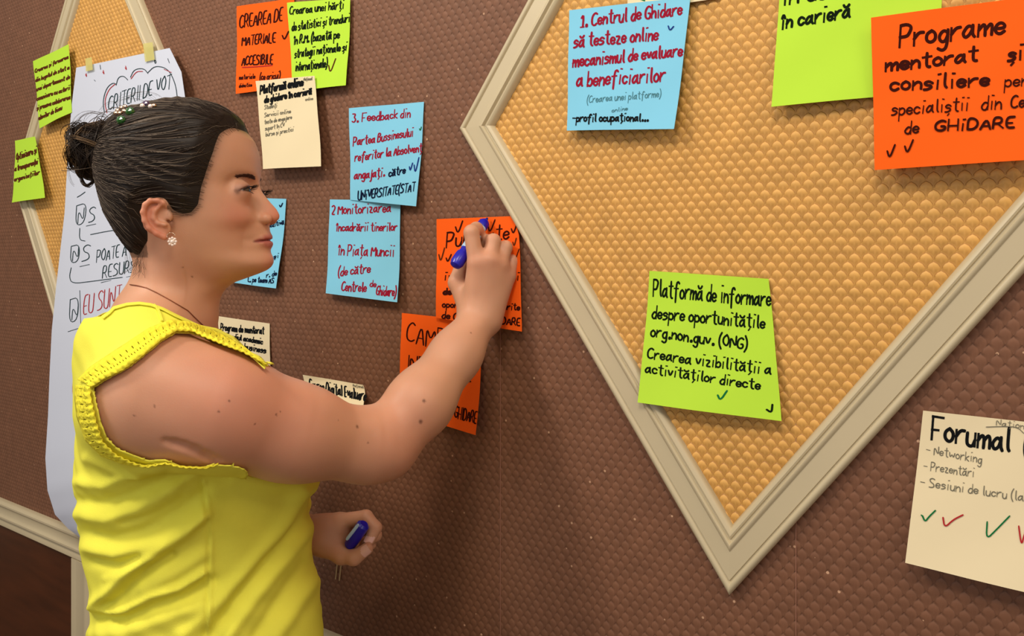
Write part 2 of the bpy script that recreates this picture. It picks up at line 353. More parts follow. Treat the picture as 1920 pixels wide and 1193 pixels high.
note('green', [(538, 5), (657, -4), (648, 160), (549, 172)], (0, .001, .010, .004), 'lime note with five written lines, overlapping the orange note at the upper left', [
 ('Crearea unei hărți', 544, 32, 645, 19, 18, 'K', 2.2), ('de statistici și trenduri', 548, 65, 654, 47, 17, 'K', 2.2), ('în R.M. (bazată pe', 551, 91, 636, 79, 17, 'K', 2.2),
 ('strategii naționale și', 553, 116, 648, 101, 15, 'K', 2.2), ('internaționale)', 555, 139, 615, 131, 15, 'K', 2.0), ('S', 'd', 1.8, [ck(618, 116, 12, 26)])], n0=.005)
note('cream', [(479, 152), (589, 142), (602, 312), (493, 317)], (0, 0, .008, .006), 'cream note hanging lowest of the cluster above the woman\'s forehead', [
 ('Platformă online', 487, 177, 568, 161, 16, 'k', 3.2), ('de ghidare în carieră', 496, 194, 583, 177, 13, 'k', 2.8), ('Studenți', 496, 206, 520, 202, 8, 'g', 1.0), ('Servicii online', 496, 221, 545, 213, 8, 'g', 1.0),
 ('teste de angajare', 496, 234, 547, 224, 8, 'g', 1.0), ('suport în CV', 497, 246, 533, 239, 8, 'g', 1.0), ('burse și practici', 498, 257, 551, 247, 8, 'g', 1.0), ('Național', 570, 152, 585, 150, 6, 'g', .8), ('online', 572, 190, 586, 188, 6, 'g', .8)], n0=.0165)
note('blue', [(654, 203), (795, 191), (780, 387), (657, 375)], (0, 0, .010, .004), 'pale blue note headed with number 3, upper of the two overlapping blue notes', [
 ('3. Feedback din', 660, 233, 767, 223, 18, 'r', 2.2), ('Partea Bussinesului', 661, 279, 772, 261, 17, 'r', 2.2), ('referitor la Absolvenț', 664, 308, 788, 291, 16, 'r', 2.2), ('angajați.', 664, 340, 719, 335, 15, 'r', 2.2),
 ('către', 727, 336, 757, 331, 14, 'n', 2.2), ('UNiVERSITATE(STAT', 671, 376, 777, 361, 15, 'n', 2.0), ('S', 'b', 2.0, [ck(765, 312, 6, 15), ck(774, 302, 9, 30)]), ('S', 'G', 1.4, [ck(785, 243, 4, 8)])])
note('blue', [(618, 374), (750, 376), (745, 567), (611, 550)], (0, 0, .010, .006), 'pale blue note headed with number 2, lower of the two overlapping blue notes', [
 ('2 Monitorizarea', 621, 402, 731, 397, 17, 'r', 2.2), ('încadrării tinerilor', 630, 433, 743, 432, 15, 'r', 2.2), ('în Piața Muncii', 633, 478, 737, 480, 20, 'r', 2.2), ('(de către', 634, 517, 694, 511, 17, 'r', 2.2),
 ('Centrele', 642, 545, 687, 547, 18, 'r', 2.2), ('de', 694, 537, 705, 538, 12, 'r', 1.8), ('Ghidare)', 706, 553, 742, 556, 18, 'r', 2.2)], n0=.006)
note('blue', [(440, 370), (537, 373), (517, 541), (430, 529)], (0, 0, .012, .006), 'blue note partly hidden behind the woman\'s nose and mouth', [
 ('pozitivă', 502, 431, 530, 424, 9, 'n', 1.6), ('și', 511, 489, 520, 487, 8, 'n', 1.4), ('S', 'n', 2.0, [ck(524, 382, 6, 9)]), ('r. de', 500, 522, 518, 519, 9, 'n', 1.4), ('L. pe team AS', 466, 529, 513, 532, 9, 'n', 1.6)])
note('orange', [(753, 587), (905, 603), (892, 816), (746, 770)], (0, 0, .012, .004), 'orange note behind the woman\'s raised forearm, lettered in tall capitals', [
 ('CAMPANIE', 761, 642, 884, 668, 38, 'm', 2.4), ('INFORMARE', 761, 695, 880, 718, 28, 'm', 2.4), ('GHIDARE', 850, 783, 892, 795, 21, 'm', 2.2)], n0=.003)
note('orange', [(819, 411), (971, 405), (978, 622), (817, 596)], (0, 0, .008, .003), 'orange note under the woman\'s writing hand beside the large diamond frame', [
 ('Publicate', 835, 463, 952, 446, 27, 'm', 2.8), ('informării', 831, 523, 972, 523, 14, 'm', 2.4), ('de', 831, 550, 845, 550, 11, 'm', 3.4), ('oportunitățile oferite', 829, 575, 974, 580, 12, 'm', 2.2), ('de Centrele GHIDARE', 828, 597, 974, 610, 14, 'm', 2.4),
 ('S', 'm', 2.2, [ck(852, 414, 13, 24), ck(912, 412, 14, 24), ck(958, 420, 11, 18), ck(835, 475, 9, 15), [(963, 488), (972, 465)]]), ('S', 'd', 1.8, [ck(822, 463, 10, 27), ck(960, 445, 7, 16)])], n0=.006, edge=eg(big, 0, 1))
note('cream', [(408, 593), (505, 607), (505, 735), (408, 715)], (0, 0, .006, .006), 'cream note just in front of the woman\'s shoulder lace', [
 ('Program de mentorat', 413, 620, 494, 627, 13, 'k', 2.2), ('în mediul academic', 418, 633, 492, 646, 10, 'k', 2.2), ('și de business', 432, 650, 498, 663, 11, 'k', 2.2)])
note('cream', [(568, 703), (681, 722), (678, 771), (566, 752)], (0, 0, .022, .016), 'low cream strip note with a curled lower edge, just above the woman\'s elbow', [
 ('Course Digital Evaluare', 577, 730, 682, 753, 20, 'k', 2.4), ('Național', 662, 726, 680, 729, 6, 'g', .8)])
note('cream', [(1182, -215), (1362, -240), (1350, -4), (1176, 26)], (0, 0, .002, .002), 'cream note at the top edge, tucked behind the number 1 blue note', [('S', 'G', 4, [[(1205, -1), (1211, 1)]])], n0=.004)
note('blue', [(1067, 19), (1294, -6), (1264, 242), (1063, 245)], (0, 0, .010, .002), 'large pale blue note headed with number 1 on the gold diamond', [
 ('1. Centrul de Ghidare', 1089, 54, 1277, 31, 27, 'r', 3.4), ('să testeze online', 1076, 95, 1232, 80, 26, 'r', 3.4), ('mecanismul de evaluare', 1074, 132, 1277, 112, 24, 'r', 3.4), ('a beneficiarilor', 1081, 168, 1245, 159, 27, 'r', 3.4),
 ('(Crearea unei platforme)', 1101, 198, 1238, 187, 13, 'y', 1.2), ('online', 1149, 214, 1178, 210, 7, 'y', 1.0), ('-profil ocupațional...', 1074, 230, 1216, 229, 13, 'k', 2.4), ('S', 'b', 2.2, [[(1252, 53), (1255, 63), (1262, 54)]])], n0=.012)
note('green', [(1218, 508), (1441, 523), (1465, 790), (1195, 755)], (0, 0, .010, .014), 'lime note stuck low on the gold diamond, one corner over its beige frame', [
 ('Platformă de informare', 1224, 549, 1443, 568, 27, 'K', 3.0), ('despre oportunitățile', 1222, 587, 1432, 606, 22, 'K', 3.0), ('org.non.guv. (ONG)', 1220, 620, 1400, 644, 21, 'K', 3.0), ('Crearea vizibilității a', 1214, 662, 1444, 692, 21, 'K', 3.0),
 ('activităților directe', 1210, 691, 1425, 723, 20, 'K', 3.0), ('S', 'G', 3.2, [ck(1349, 726, 17, 21)]), ('S', 'K', 3.4, [[(1438, 765), (1447, 772), (1448, 754)]])], n0=.005)
note('green', [(1464, -63), (1770, -124), (1760, 172), (1446, 200)], (0, 0, .001, .012), 'lime note at the top edge, its right side under the big orange note', [
 ('în carieră', 1464, 52, 1592, 30, 28, 'K', 4.4), ('în domeniu și', 1466, 8, 1700, -28, 28, 'K', 4.4)], n0=.005)
note('orange', [(1633, 33), (1985, -14), (1992, 296), (1640, 319)], (0, 0, .008, .006), 'big orange note at the top right edge with bold dark lettering', [
 ('Programe', 1688, 88, 1886, 62, 40, 'm', 5.4), ('mentorat', 1661, 135, 1835, 114, 27, 'm', 5.2), ('și', 1893, 115, 1918, 112, 28, 'm', 5), ('consiliere', 1670, 171, 1857, 161, 27, 'm', 4.6), ('pentru', 1887, 163, 1975, 158, 24, 'm', 2.6),
 ('specialiștii', 1673, 217, 1819, 207, 24, 'm', 2.8), ('din', 1844, 207, 1880, 205, 26, 'm', 2.8), ('Centrul', 1898, 204, 1982, 198, 24, 'm', 3), ('de', 1699, 251, 1725, 250, 23, 'm', 3), ('GHiDARE', 1757, 247, 1904, 239, 20, 'm', 4),
 ('S', 'm', 3.2, [ck(1665, 272, 15, 26), ck(1699, 263, 16, 26)])], n0=.016)
note('cream', [(1731, 770), (2105, 812), (2095, 1150), (1697, 1056)], (0, 0, .016, .016), 'large cream note at the lower right edge, on the brown wall', [
 ('Forumal', 1746, 823, 1890, 845, 42, 'k', 5.4), ('(', 1918, 850, 1924, 851, 40, 'k', 5), ('- Networking', 1736, 848, 1838, 866, 16, 'g', 1.5), ('- Prezentări', 1731, 878, 1824, 891, 16, 'g', 1.5), ('- Sesiuni de lucru (laborator', 1725, 908, 1990, 946, 17, 'g', 1.6),
 ('Național', 1866, 797, 1934, 806, 11, 'g', 1.2), ('S', 'g', 1.2, [[(1847, 800), (1880, 799), (1905, 800), (1918, 812)]]), ('S', 'G', 2.6, [[(1727, 963), (1730, 966)], [(1729, 964), (1734, 976), (1741, 966), (1753, 954)], [(1849, 975), (1847, 1009), (1866, 990), (1891, 964)]]),
 ('S', 'R', 2.6, [[(1767, 967), (1770, 987), (1786, 971), (1804, 962)], [(1908, 983), (1913, 1021), (1918, 1000), (1925, 985)]])])
note('green', [(62, 115), (129, 83), (134, 211), (74, 241)], (0, 0, .004, .004), 'upper of the two lime notes on the narrow diamond frame at the left edge', [
 (t_, 66+i*.8, y0, 128+i, y1, 8, 'd', 1.8) for i, (t_, y0, y1) in enumerate((('Crearea și formarea', 139, 112), ('din bugetul de stat a', 157, 133), ('unei departament de', 175, 151), ('comunicare cu actorii', 193, 171), ('și promova colaborarea', 210, 188)))]+[('elevilor de liceu', 73, 227, 118, 207, 8, 'd', 1.8)], n0=.017)
note('green', [(28, 264), (65, 256), (84, 371), (22, 380)], (0, 0, .008, .012), 'lower, tapering lime note on the narrow diamond frame at the left edge', [
 ('Optimizare și', 29, 289, 66, 277, 9, 'd', 1.8), ('a transparenței', 27, 307, 68, 294, 9, 'd', 1.8), ('organizațiilor', 26, 327, 71, 313, 9, 'd', 1.8)], n0=.017)
# ---------------------------------------------------------------- flip-chart sheet taped over the narrow diamond
LE = [(143, 127, .018), (134, 200, .019), (128, 280, .021), (124, 345, .024), (121, 400, .028), (113, 470, .035), (105, 540, .042), (97, 620, .05), (93, 700, .056), (90, 780, .062), (85, 860, .07), (89, 920, .072), (103, 965, .064), (128, 992, .052), (150, 1008, .042)]
RE = [(318, 90, .018), (340, 135, .022), (348, 190, .026), (350, 260, .028), (350, 330, .03), (350, 400, .03), (350, 470, .034), (348, 540, .04), (345, 620, .046), (342, 700, .05), (338, 780, .054), (330, 860, .06), (330, 930, .06), (330, 1010, .055), (330, 1085, .045)]
LE, RE = np.array(LE, float), np.array(RE, float); TT = np.linspace(0, 1, len(LE))
def chart(s, t, e=0.0):
    s, t = np.asarray(s, float), np.asarray(t, float)
    l = np.stack([np.interp(t, TT, LE[:, k]) for k in range(3)], -1); r = np.stack([np.interp(t, TT, RE[:, k]) for k in range(3)], -1)
    p = l+(r-l)*s[..., None]; n = p[..., 2]+.010*np.sin(np.pi*np.clip(s, 0, 1))*np.clip(t*2, 0, 1)
    u, v = pxw(p[..., 0], p[..., 1], n); return W(u, v, n+e)
s, t = np.meshgrid(np.linspace(0, 1, 24), np.linspace(0, 1, 57), indexing='ij')
root = empty('flip_chart_sheet', chart(.5, 0.), label='tall white flip-chart sheet with marker writing, hanging curled behind the woman', cat='paper')
a_ = chart(s, t).reshape(-1, 3); b_ = chart(s, t, -.0004).reshape(-1, 3); f = grid_faces(24, 57)
mk('paper', np.vstack([a_, b_]), np.vstack([f[:, ::-1], f+len(a_)]), M['white'], root, smooth=True)
def chart_inv(px, py):
    lo = np.full(len(px), -.03); hi = np.full(len(px), 1.03)
    def ex(t): 
        lx, ly = np.interp(t, TT, LE[:, 0]), np.interp(t, TT, LE[:, 1]); rx, ry = np.interp(t, TT, RE[:, 0]), np.interp(t, TT, RE[:, 1]); s = (px-lx)/(rx-lx); return s, ly+(ry-ly)*s
    for _ in range(30):
        m = (lo+hi)/2; s, y = ex(m); c = y < py; lo = np.where(c, m, lo); hi = np.where(c, hi, m)
    return ex(lo)[0], lo
CH = [('CRITERII DE VOT', 203, 207, 320, 166, 27, 't', 1.8), ('N', 146, 420, 156, 416, 26, 't', 1.4), ('S', 166, 417, 178, 414, 28, 't', 1.6), ('N', 136, 490, 146, 487, 24, 't', 1.4), ('S', 154, 490, 168, 487, 30, 't', 1.6),
 ('POATE AVEA', 181, 492, 262, 474, 23, 't', 1.6), ('RESURSE', 192, 522, 262, 508, 23, 't', 1.6), ('N', 135, 600, 145, 596, 26, 't', 1.4), ('EU SUNT CEL', 156, 590, 262, 560, 36, 'R', 1.6)]
SK = [('t', 1.3, [[(144, 386), (163, 380), (159, 418), (142, 424), (144, 386)], [(162, 424), (180, 420)], [(150, 428), (149, 450), (160, 452)], [(170, 440), (210, 432), (240, 430)], [(134, 462), (150, 458), (148, 490), (132, 494), (134, 462)], [(150, 500), (168, 496)],
   [(134, 502), (130, 520), (136, 532), (170, 528), (230, 520)], [(190, 530), (255, 516)], [(132, 562), (148, 557), (146, 600), (130, 606), (132, 562)], [(150, 545), (152, 612)], [(160, 612), (200, 600)], [(128, 622), (160, 612)], [(145, 370), (152, 366), (160, 360)],
   [(196, 210), (193, 190), (200, 165), (212, 155), (218, 158)], [(218, 160), (222, 145), (232, 142), (240, 150)], [(245, 145), (252, 130), (270, 128), (278, 138)], [(278, 136), (290, 124), (308, 126), (320, 136), (330, 160), (333, 185)], [(188, 122), (189, 130)], [(177, 150), (179, 152)], [(290, 112), (294, 116), (291, 120), (290, 112)], [(315, 110), (318, 118)]]),
 ('R', 1.3, [[(201, 212), (196, 190), (204, 168), (216, 158)], [(246, 148), (256, 134), (268, 134)], [(308, 130), (322, 136)], [(193, 604), (184, 612), (176, 608), (168, 616), (162, 634), (152, 640), (146, 652), (141, 668), (142, 682), (138, 700), (136, 742), (144, 748)], [(168, 648), (174, 642), (172, 656), (169, 664)], [(162, 138), (163, 145), (161, 140)], [(194, 132), (196, 140), (193, 135)], [(236, 124), (238, 132), (235, 127)]]),
 ('G', 1.8, [[(150, 712), (153, 704), (152, 716)]])]
by = {}
for t_, x0, y0, x1, y1, h, ink, wd in CH: by.setdefault((ink, wd), []).extend(text_strokes(t_, x0, y0, x1, y1, h))
for ink, wd, ss in SK: by.setdefault((ink, wd), []).extend([chaikin(p) for p in ss])
for k, ((ink, wd), st) in enumerate(by.items()):
    V, F = ribbon(st, wd); s, t = chart_inv(V[:, 0], V[:, 1]); mk('handwriting', chart(s, t, .0004+.00006*k), F, M['ink_'+ink], root, kind='stuff')
M['tape'] = mat('yellow_tape', (222, 214, 130), .4, alpha=.6)
for q in ([(160, 110), (172, 107), (174, 131), (161, 134)], [(268, 82), (286, 79), (290, 112), (272, 116)]):
    pts = []
    for ex_ in (.0006, .0001):
        for i, (x, y) in enumerate(q):
            n = .0200+ex_ if i < 2 else .0225+ex_; u, v = pxw(x, y, n); pts.append(W(u, v, n))
    mk('tape', pts, [(3, 2, 1, 0), (4, 5, 6, 7), (0, 1, 5, 4), (1, 2, 6, 5), (2, 3, 7, 6), (3, 0, 4, 7)], M['tape'], root)
# two slivers of torn wallpaper below the left hand
M['sliver'] = mat('torn_paper_edge', (176, 150, 110), .7)
u, v = uu(635), vv(635, 1070)
root = empty('wallpaper_tear', W(u, v, .002), label='tiny pair of pale slivers of torn wallpaper just below her lower hand', cat='tear')
for dx in (-.005, .004):
    mk('sliver', [W(u+dx+a, v+b, n) for n in (.0028, .0015) for a, b in ((-.001, -.015), (.001, -.015), (.0055, .016), (.004, .017))], [(0, 1, 2, 3), (7, 6, 5, 4), (0, 4, 5, 1), (1, 5, 6, 2), (2, 6, 7, 3), (3, 7, 4, 0)], M['sliver'], root)
# ---------------------------------------------------------------- implicit-surface tools
f32 = np.float32
def nrm(v): v = np.asarray(v, float); return v/np.linalg.norm(v)
class Cone:
    def __init__(s, a, b, ra, rb): s.a, s.b, s.ra, s.rb = np.asarray(a, f32), np.asarray(b, f32), ra, rb; s.ab = s.b-s.a; s.l2 = float(s.ab@s.ab)+1e-12
    def __call__(s, p):
        q = p-s.a; h = np.clip(q@s.ab/s.l2, 0, 1); q = q-h[:, None]*s.ab
        return np.sqrt(np.einsum('ij,ij->i', q, q))-(s.ra+(s.rb-s.ra)*h)
class Ell:
    def __init__(s, c, rad, ax=None): s.c = np.asarray(c, f32); s.r = np.asarray(rad, f32); s.ax = np.eye(3, dtype=f32) if ax is None else np.asarray(ax, f32)
    def __call__(s, p):
        q = (p-s.c)@s.ax.T; k0 = np.sqrt((((q/s.r))**2).sum(1)); k1 = np.sqrt(((q/(s.r**2))**2).sum(1))+1e-9
        return k0*(k0-1)/k1
class Fn:
    def __init__(s, f): s.f = f
    def __call__(s, p): return s.f(p)
def smin(a, b, k):
    h = np.maximum(k-np.abs(a-b), 0)/k; return np.minimum(a, b)-h*h*k*.25
def smax(a, b, k): return -smin(-a, -b, k)
class Field:
    def __init__(s): s.ops = []
    def u(s, prim, k=.01): s.ops.append(('u', prim, k)); return s
    def sub(s, prim, k=.004): s.ops.append(('s', prim, k)); return s
    def chain(s, pts, rad, k=.01, kin=.006):
        for i in range(len(pts)-1): s.u(Cone(pts[i], pts[i+1], rad[i], rad[i+1]), k if i == 0 else kin)
        return s
    def __call__(s, p, center=None, R=None):
        p = np.asarray(p, f32); ops = s.ops
        if center is not None:
            c = center[None].astype(f32); v = [float(o[1](c)[0]) for o in ops]; mn = min(x for x, o in zip(v, ops) if o[0] == 'u')
            ops = [o for x, o in zip(v, ops) if (o[0] == 'u' and x < mn+2.4*R+2*o[2]+.004) or (o[0] == 's' and x < R*1.3+.01)]
        d = np.full(len(p), 1., f32)
        for t, pr, k in ops:
            x = pr(p).astype(f32)
            d = smin(d, x, k) if t == 'u' else smax(d, -x, k)
        return d
def polygonize(fn, lo, hi, h, bs=20, slack=1.35):
    """surface nets evaluated block by block; returns vertices and quads"""
    lo = np.array(lo, float); n = np.ceil((np.array(hi)-lo)/h).astype(int); nb = -(-n//bs)
    VS, IS, FS = [], [], []
    R = bs*h*math.sqrt(3)/2
    bi = np.stack(np.meshgrid(*[np.arange(k) for k in nb], indexing='ij'), -1).reshape(-1, 3)
    cen = lo+(bi+.5)*bs*h; val = fn(cen); act = np.abs(val) < R*slack+.02
    r = np.arange(-1, bs+1); L = np.stack(np.meshgrid(r, r, r, indexing='ij'), -1).reshape(-1, 3); m = bs+2
    big_ = int(max(nb)*bs+4); key = lambda c: ((c[:, 0]+2)*big_+(c[:, 1]+2))*big_+(c[:, 2]+2)
    E = []
    offs = np.array([(0, 0, 0), (1, 0, 0), (0, 1, 0), (1, 1, 0), (0, 0, 1), (1, 0, 1), (0, 1, 1), (1, 1, 1)])
    edges = [(0, 1), (2, 3), (4, 5), (6, 7), (0, 2), (1, 3), (4, 6), (5, 7), (0, 4), (1, 5), (2, 6), (3, 7)]
    for b, c in zip(bi[act], cen[act]):
        g = b*bs+L; v = fn(lo+g*h, c, R).reshape(m, m, m); sg = v < 0
        if sg.all() or not sg.any(): continue
        cs = [v[o[0]:m-1+o[0], o[1]:m-1+o[1], o[2]:m-1+o[2]] for o in offs]; ss = [x < 0 for x in cs]
        cnt = sum(x.astype(int) for x in ss); A = np.argwhere((cnt > 0) & (cnt < 8))
        if not len(A): continue
        cv_ = [x[A[:, 0], A[:, 1], A[:, 2]] for x in cs]; acc = np.zeros((len(A), 3)); k = np.zeros(len(A))
        for a, e in edges:
            va, ve = cv_[a], cv_[e]; cr = (va < 0) != (ve < 0); t = np.where(cr, va/np.where(cr, va-ve, 1), 0)
            acc += np.where(cr[:, None], offs[a]+(offs[e]-offs[a])*t[:, None], 0); k += cr
        gc = b*bs+A-1; VS.append(lo+(gc+acc/k[:, None])*h); IS.append(key(gc))
        for ax in range(3):                           # faces for edges owned by this block: grid points 0..bs-1
            s0 = sg[1:-1, 1:-1, 1:-1]; sl = [slice(1, -1)]*3; sl[ax] = slice(2, None); s1 = sg[tuple(sl)]
            Q = np.argwhere(s0 != s1)
            if not len(Q): continue
            g0 = b*bs+Q; o1 = np.zeros(3, int); o2 = np.zeros(3, int); o1[(ax+1) % 3] = -1; o2[(ax+2) % 3] = -1
            q = np.stack([key(g0), key(g0+o1), key(g0+o1+o2), key(g0+o2)], 1)
            fl = s0[Q[:, 0], Q[:, 1], Q[:, 2]]; q[~fl] = q[~fl][:, ::-1]; FS.append(q)
    V = np.vstack(VS); I = np.concatenate(IS); F = np.vstack(FS)
    ui, first = np.unique(I, return_index=True); Vn = V[first]; idx = np.searchsorted(ui, F); idx = np.clip(idx, 0, len(ui)-1)
    ok = (ui[idx] == F).all(1); return Vn, idx[ok]
def grad(fn, p, e=.0008):
    g = np.stack([fn(p+np.eye(3)[i]*e)-fn(p-np.eye(3)[i]*e) for i in range(3)], -1); return g/(np.linalg.norm(g, axis=1)[:, None]+1e-9)
def raycast(fn, px, py, d0, d1=None, n=60):
    px, py = np.asarray(px, float), np.asarray(py, float); D = np.stack([(px-CX)/FPX, np.ones_like(px), (CY-py)/FPX], -1); L = np.linalg.norm(D, axis=1)
    t = np.full(len(px), float(d0)); best = t.copy(); bv = np.full(len(px), 9.)
    for _ in range(n):
        v = fn(CAM+D*t[:, None]); c = v < bv; best = np.where(c, t, best); bv = np.minimum(v, bv); t = t+np.maximum(v, .0002)*.6/L*(v > .0003)
    return CAM+D*best[:, None], bv
def proj(p): p = np.asarray(p); return CX+p[:, 0]/p[:, 1]*FPX, CY-(p[:, 2]-HCAM)/p[:, 1]*FPX
def clean(V, F, keepf):
    F = F[keepf]; u, inv = np.unique(F, return_inverse=True); return V[u], inv.reshape(F.shape), u
# ---------------------------------------------------------------- the woman: frames
HD = .95; C0 = P(340, 370, HD)
sight = nrm([C0[0], C0[1], 0]); perp = np.array([sight[1], -sight[0], 0])
yaw = math.radians(20); FH = math.cos(yaw)*perp-math.sin(yaw)*sight; RH = -math.sin(yaw)*perp-math.cos(yaw)*sight    # face forward, her right
FB = perp.copy(); RB = -sight.copy()                    # torso forward / right
def onplane(px, py, r=0., F_=None, R_=None, O=None):     # pixel -> point on a sagittal plane r to her right
    R_ = RH if R_ is None else R_; O = C0 if O is None else O
    d = np.array([(px-CX)/FPX, 1, (CY-py)/FPX]); t = ((O-CAM)@R_+r)/(d@R_); return CAM+d*t
def fz(px, py, r=0.): p = onplane(px, py, r)-C0; return p@FH, p[2]
def hp(px, py, r=0.): return onplane(px, py, r)
AXH = np.array([FH, RH, ZZ])
def table(rows, r=0.):                                   # (y, x) rows -> z ascending, f
    a = np.array([fz(x, y, r) for y, x in rows]); o = np.argsort(a[:, 1]); return a[o, 1], a[o, 0]
prof = table([(200, 392), (215, 418), (230, 434), (244, 446), (254, 459), (264, 469), (283, 477), (298, 482), (315, 485), (330, 486), (344, 487), (351, 488), (358, 490.5), (366, 496), (374, 502), (380, 507), (392, 518), (399, 522), (403, 524), (410, 523.5), (415.5, 518), (417.5, 509), (420, 504.5), (431, 505), (440, 507.5), (446, 508), (449.5, 504.5), (452, 507), (456, 509.5), (462, 509), (468, 506.5), (474, 507), (483, 511.5), (492, 513), (501, 511), (507, 506), (513, 494), (520, 476), (530, 450)])
base = table([(200, 392), (215, 418), (230, 434), (244, 446), (254, 459), (264, 468), (283, 476), (298, 480), (315, 481), (330, 479), (344, 475), (358, 474), (374, 478), (390, 483), (403, 487), (420, 492), (431, 495), (446, 497), (460, 498), (474, 499), (483, 502), (492, 503), (501, 500), (507, 494), (513, 484), (520, 468), (530, 446)])
def smt(zz_, ff_, s):
    g = np.arange(zz_[0]-.01, zz_[-1]+.01, .0004); v = np.interp(g, zz_, ff_); k = np.exp(-(np.arange(-40, 41)*.0004/s)**2/2); k /= k.sum(); v2 = np.convolve(np.pad(v, 40, mode='edge'), k, 'valid'); return g, v2
prof = smt(*prof, .0007); base = smt(*base, .0035)
WL_z = np.array([fz(340, y)[1] for y in (200, 320, 345, 370, 392, 405, 418, 425, 440, 460, 470, 485, 500, 530)])
WL_w = np.array([.05, .030, .0085, .0095, .011, .0125, .0115, .018, .022, .022, .020, .022, .022, .024])
o_ = np.argsort(WL_z); WL_z, WL_w = smt(WL_z[o_], WL_w[o_], .0015)
HW_z = np.array([fz(340, y)[1] for y in (195, 230, 270, 320, 370, 400, 430, 460, 480, 500, 515, 535)])
HW_w = np.array([.050, .062, .0695, .0725, .0715, .0695, .0660, .0610, .0560, .0480, .0400, .030])
o_ = np.argsort(HW_z); HW_z, HW_w = smt(HW_z[o_], HW_w[o_], .006)
f0 = fz(372, 370)[0]
ZE = fz(460, 352)[1]; ZB = fz(460, 334)[1]; ZC = fz(440, 412)[1]
EYR = .0325
EYE = {}
for sg_ in (1, -1):
    e = hp(450, 359, EYR); ef = (e-C0)@FH; EYE[sg_] = C0+FH*ef+RH*EYR*sg_+ZZ*(e-C0)[2]
bot0, bot1 = fz(512, 509), fz(330, 566); BN = nrm([-(bot0[1]-bot1[1])*1., bot0[0]-bot1[0]])
ZM = fz(490, 454)[1]
BK_z = np.array([fz(340, y)[1] for y in (515, 480, 440, 380, 300)]); BK_w = np.array([.030, .040, .056, .078, .085]); BK_z, BK_w = smt(BK_z, BK_w, .007)
def facef(p):
    q = p-C0.astype(f32); f, r, z = q@FH.astype(f32), q@RH.astype(f32), q[:, 2]
    pf = np.interp(z, *prof); bf = np.interp(z, *base); wl = np.interp(z, WL_z, WL_w)
    ar = np.abs(r)
    g = np.exp(-(ar/wl)**2.4)
    fr = bf+(pf-bf)*g
    # eye sockets, brow ridge, cheek bones, alae, mouth corners
    fr = fr-0.0098*np.exp(-((ar-.034)/.0175)**2-((z-(ZE+.001))/.0100)**2)+.0015*np.exp(-((ar-.026)/.016)**2-((z-ZB-.003)/.006)**2)
    fr = fr+.0035*np.exp(-((ar-.042)/.018)**2-((z-ZC-.006)/.018)**2)
    fr = fr-.002*np.exp(-((ar-.027)/.006)**2-((z-fz(484, 452)[1])/.006)**2)
    fr = fr-.0065*np.clip(ar/.026, 0, 1.25)**2*np.exp(-((z-ZM)/.021)**4)
    a = fr-f0; W_ = np.interp(z, HW_z, HW_w)
    x = np.where(f > f0, (f-f0)/np.maximum(a, .02), (f0-f)/np.interp(z, BK_z, BK_w))
    pw = 2.25
    rho = (np.abs(x)**pw+(ar/W_)**pw)**(1/pw)+1e-6
    # scale to an approximate distance
    rad = np.where(f > f0, np.sqrt((a*x/rho)**2+(W_*ar/W_/rho)**2), np.interp(z, BK_z, BK_w)*.85)
    d = (rho-1)*rad*.9
    bp = (f-bot0[0])*BN[0]+(z-bot0[1])*BN[1]
    d = smax(d, -bp*1.0, .016)
    return smax(d, z-fz(340, 232)[1], .02)
sBN = 1 if ((0-bot0[0])*BN[0]+(0-bot0[1])*BN[1]) > 0 else -1
BN = BN*sBN
face = Fn(facef)
# cranium
cr_c = hp(338, 301); tl = math.radians(10)
cranium = Ell(cr_c, (.0855, .0735, .0680), np.array([math.cos(tl)*FH+math.sin(tl)*ZZ, RH, -math.sin(tl)*FH+math.cos(tl)*ZZ]))
occ = Ell(hp(287, 338), (.045, .058, .060), AXH)
nape = Ell(hp(300, 412), (.044, .050, .056), AXH)
skull = Field().u(cranium, .01).u(occ, .03).u(nape, .03).u(face, .018)
# ---------------------------------------------------------------- body field
SK_ = Field()
for op in skull.ops: SK_.ops.append(op)
nk = lambda x, y, r=0.: onplane(x, y, r)
SK_.u(Cone(nk(337, 470), nk(318, 575), .046, .0505), .018)
SK_.u(Cone(nk(376, 500), nk(346, 600), .026, .032), .018)          # throat
# torso frame origin
TO = P(340, 700, .965)
def tp(px, py, r=0.): return onplane(px, py, r, FB, RB, TO)
SK_.u(Cone(nk(310, 615), tp(318, 700, .0), .050, .080), .028)
for sgn in (1, -1):
    SK_.u(Cone(tp(288, 618, .02*sgn), tp(275, 662, .115*sgn), .044, .045), .03)        # trapezius
SH = P(296, 742, .815)
SK_.u(Ell(SH+np.array([0, 0, -.004]), (.064, .056, .067)), .022)
SHL = tp(315, 700, -.165); SK_.u(Cone(tp(280, 650, -.10), SHL, .045, .055), .03)
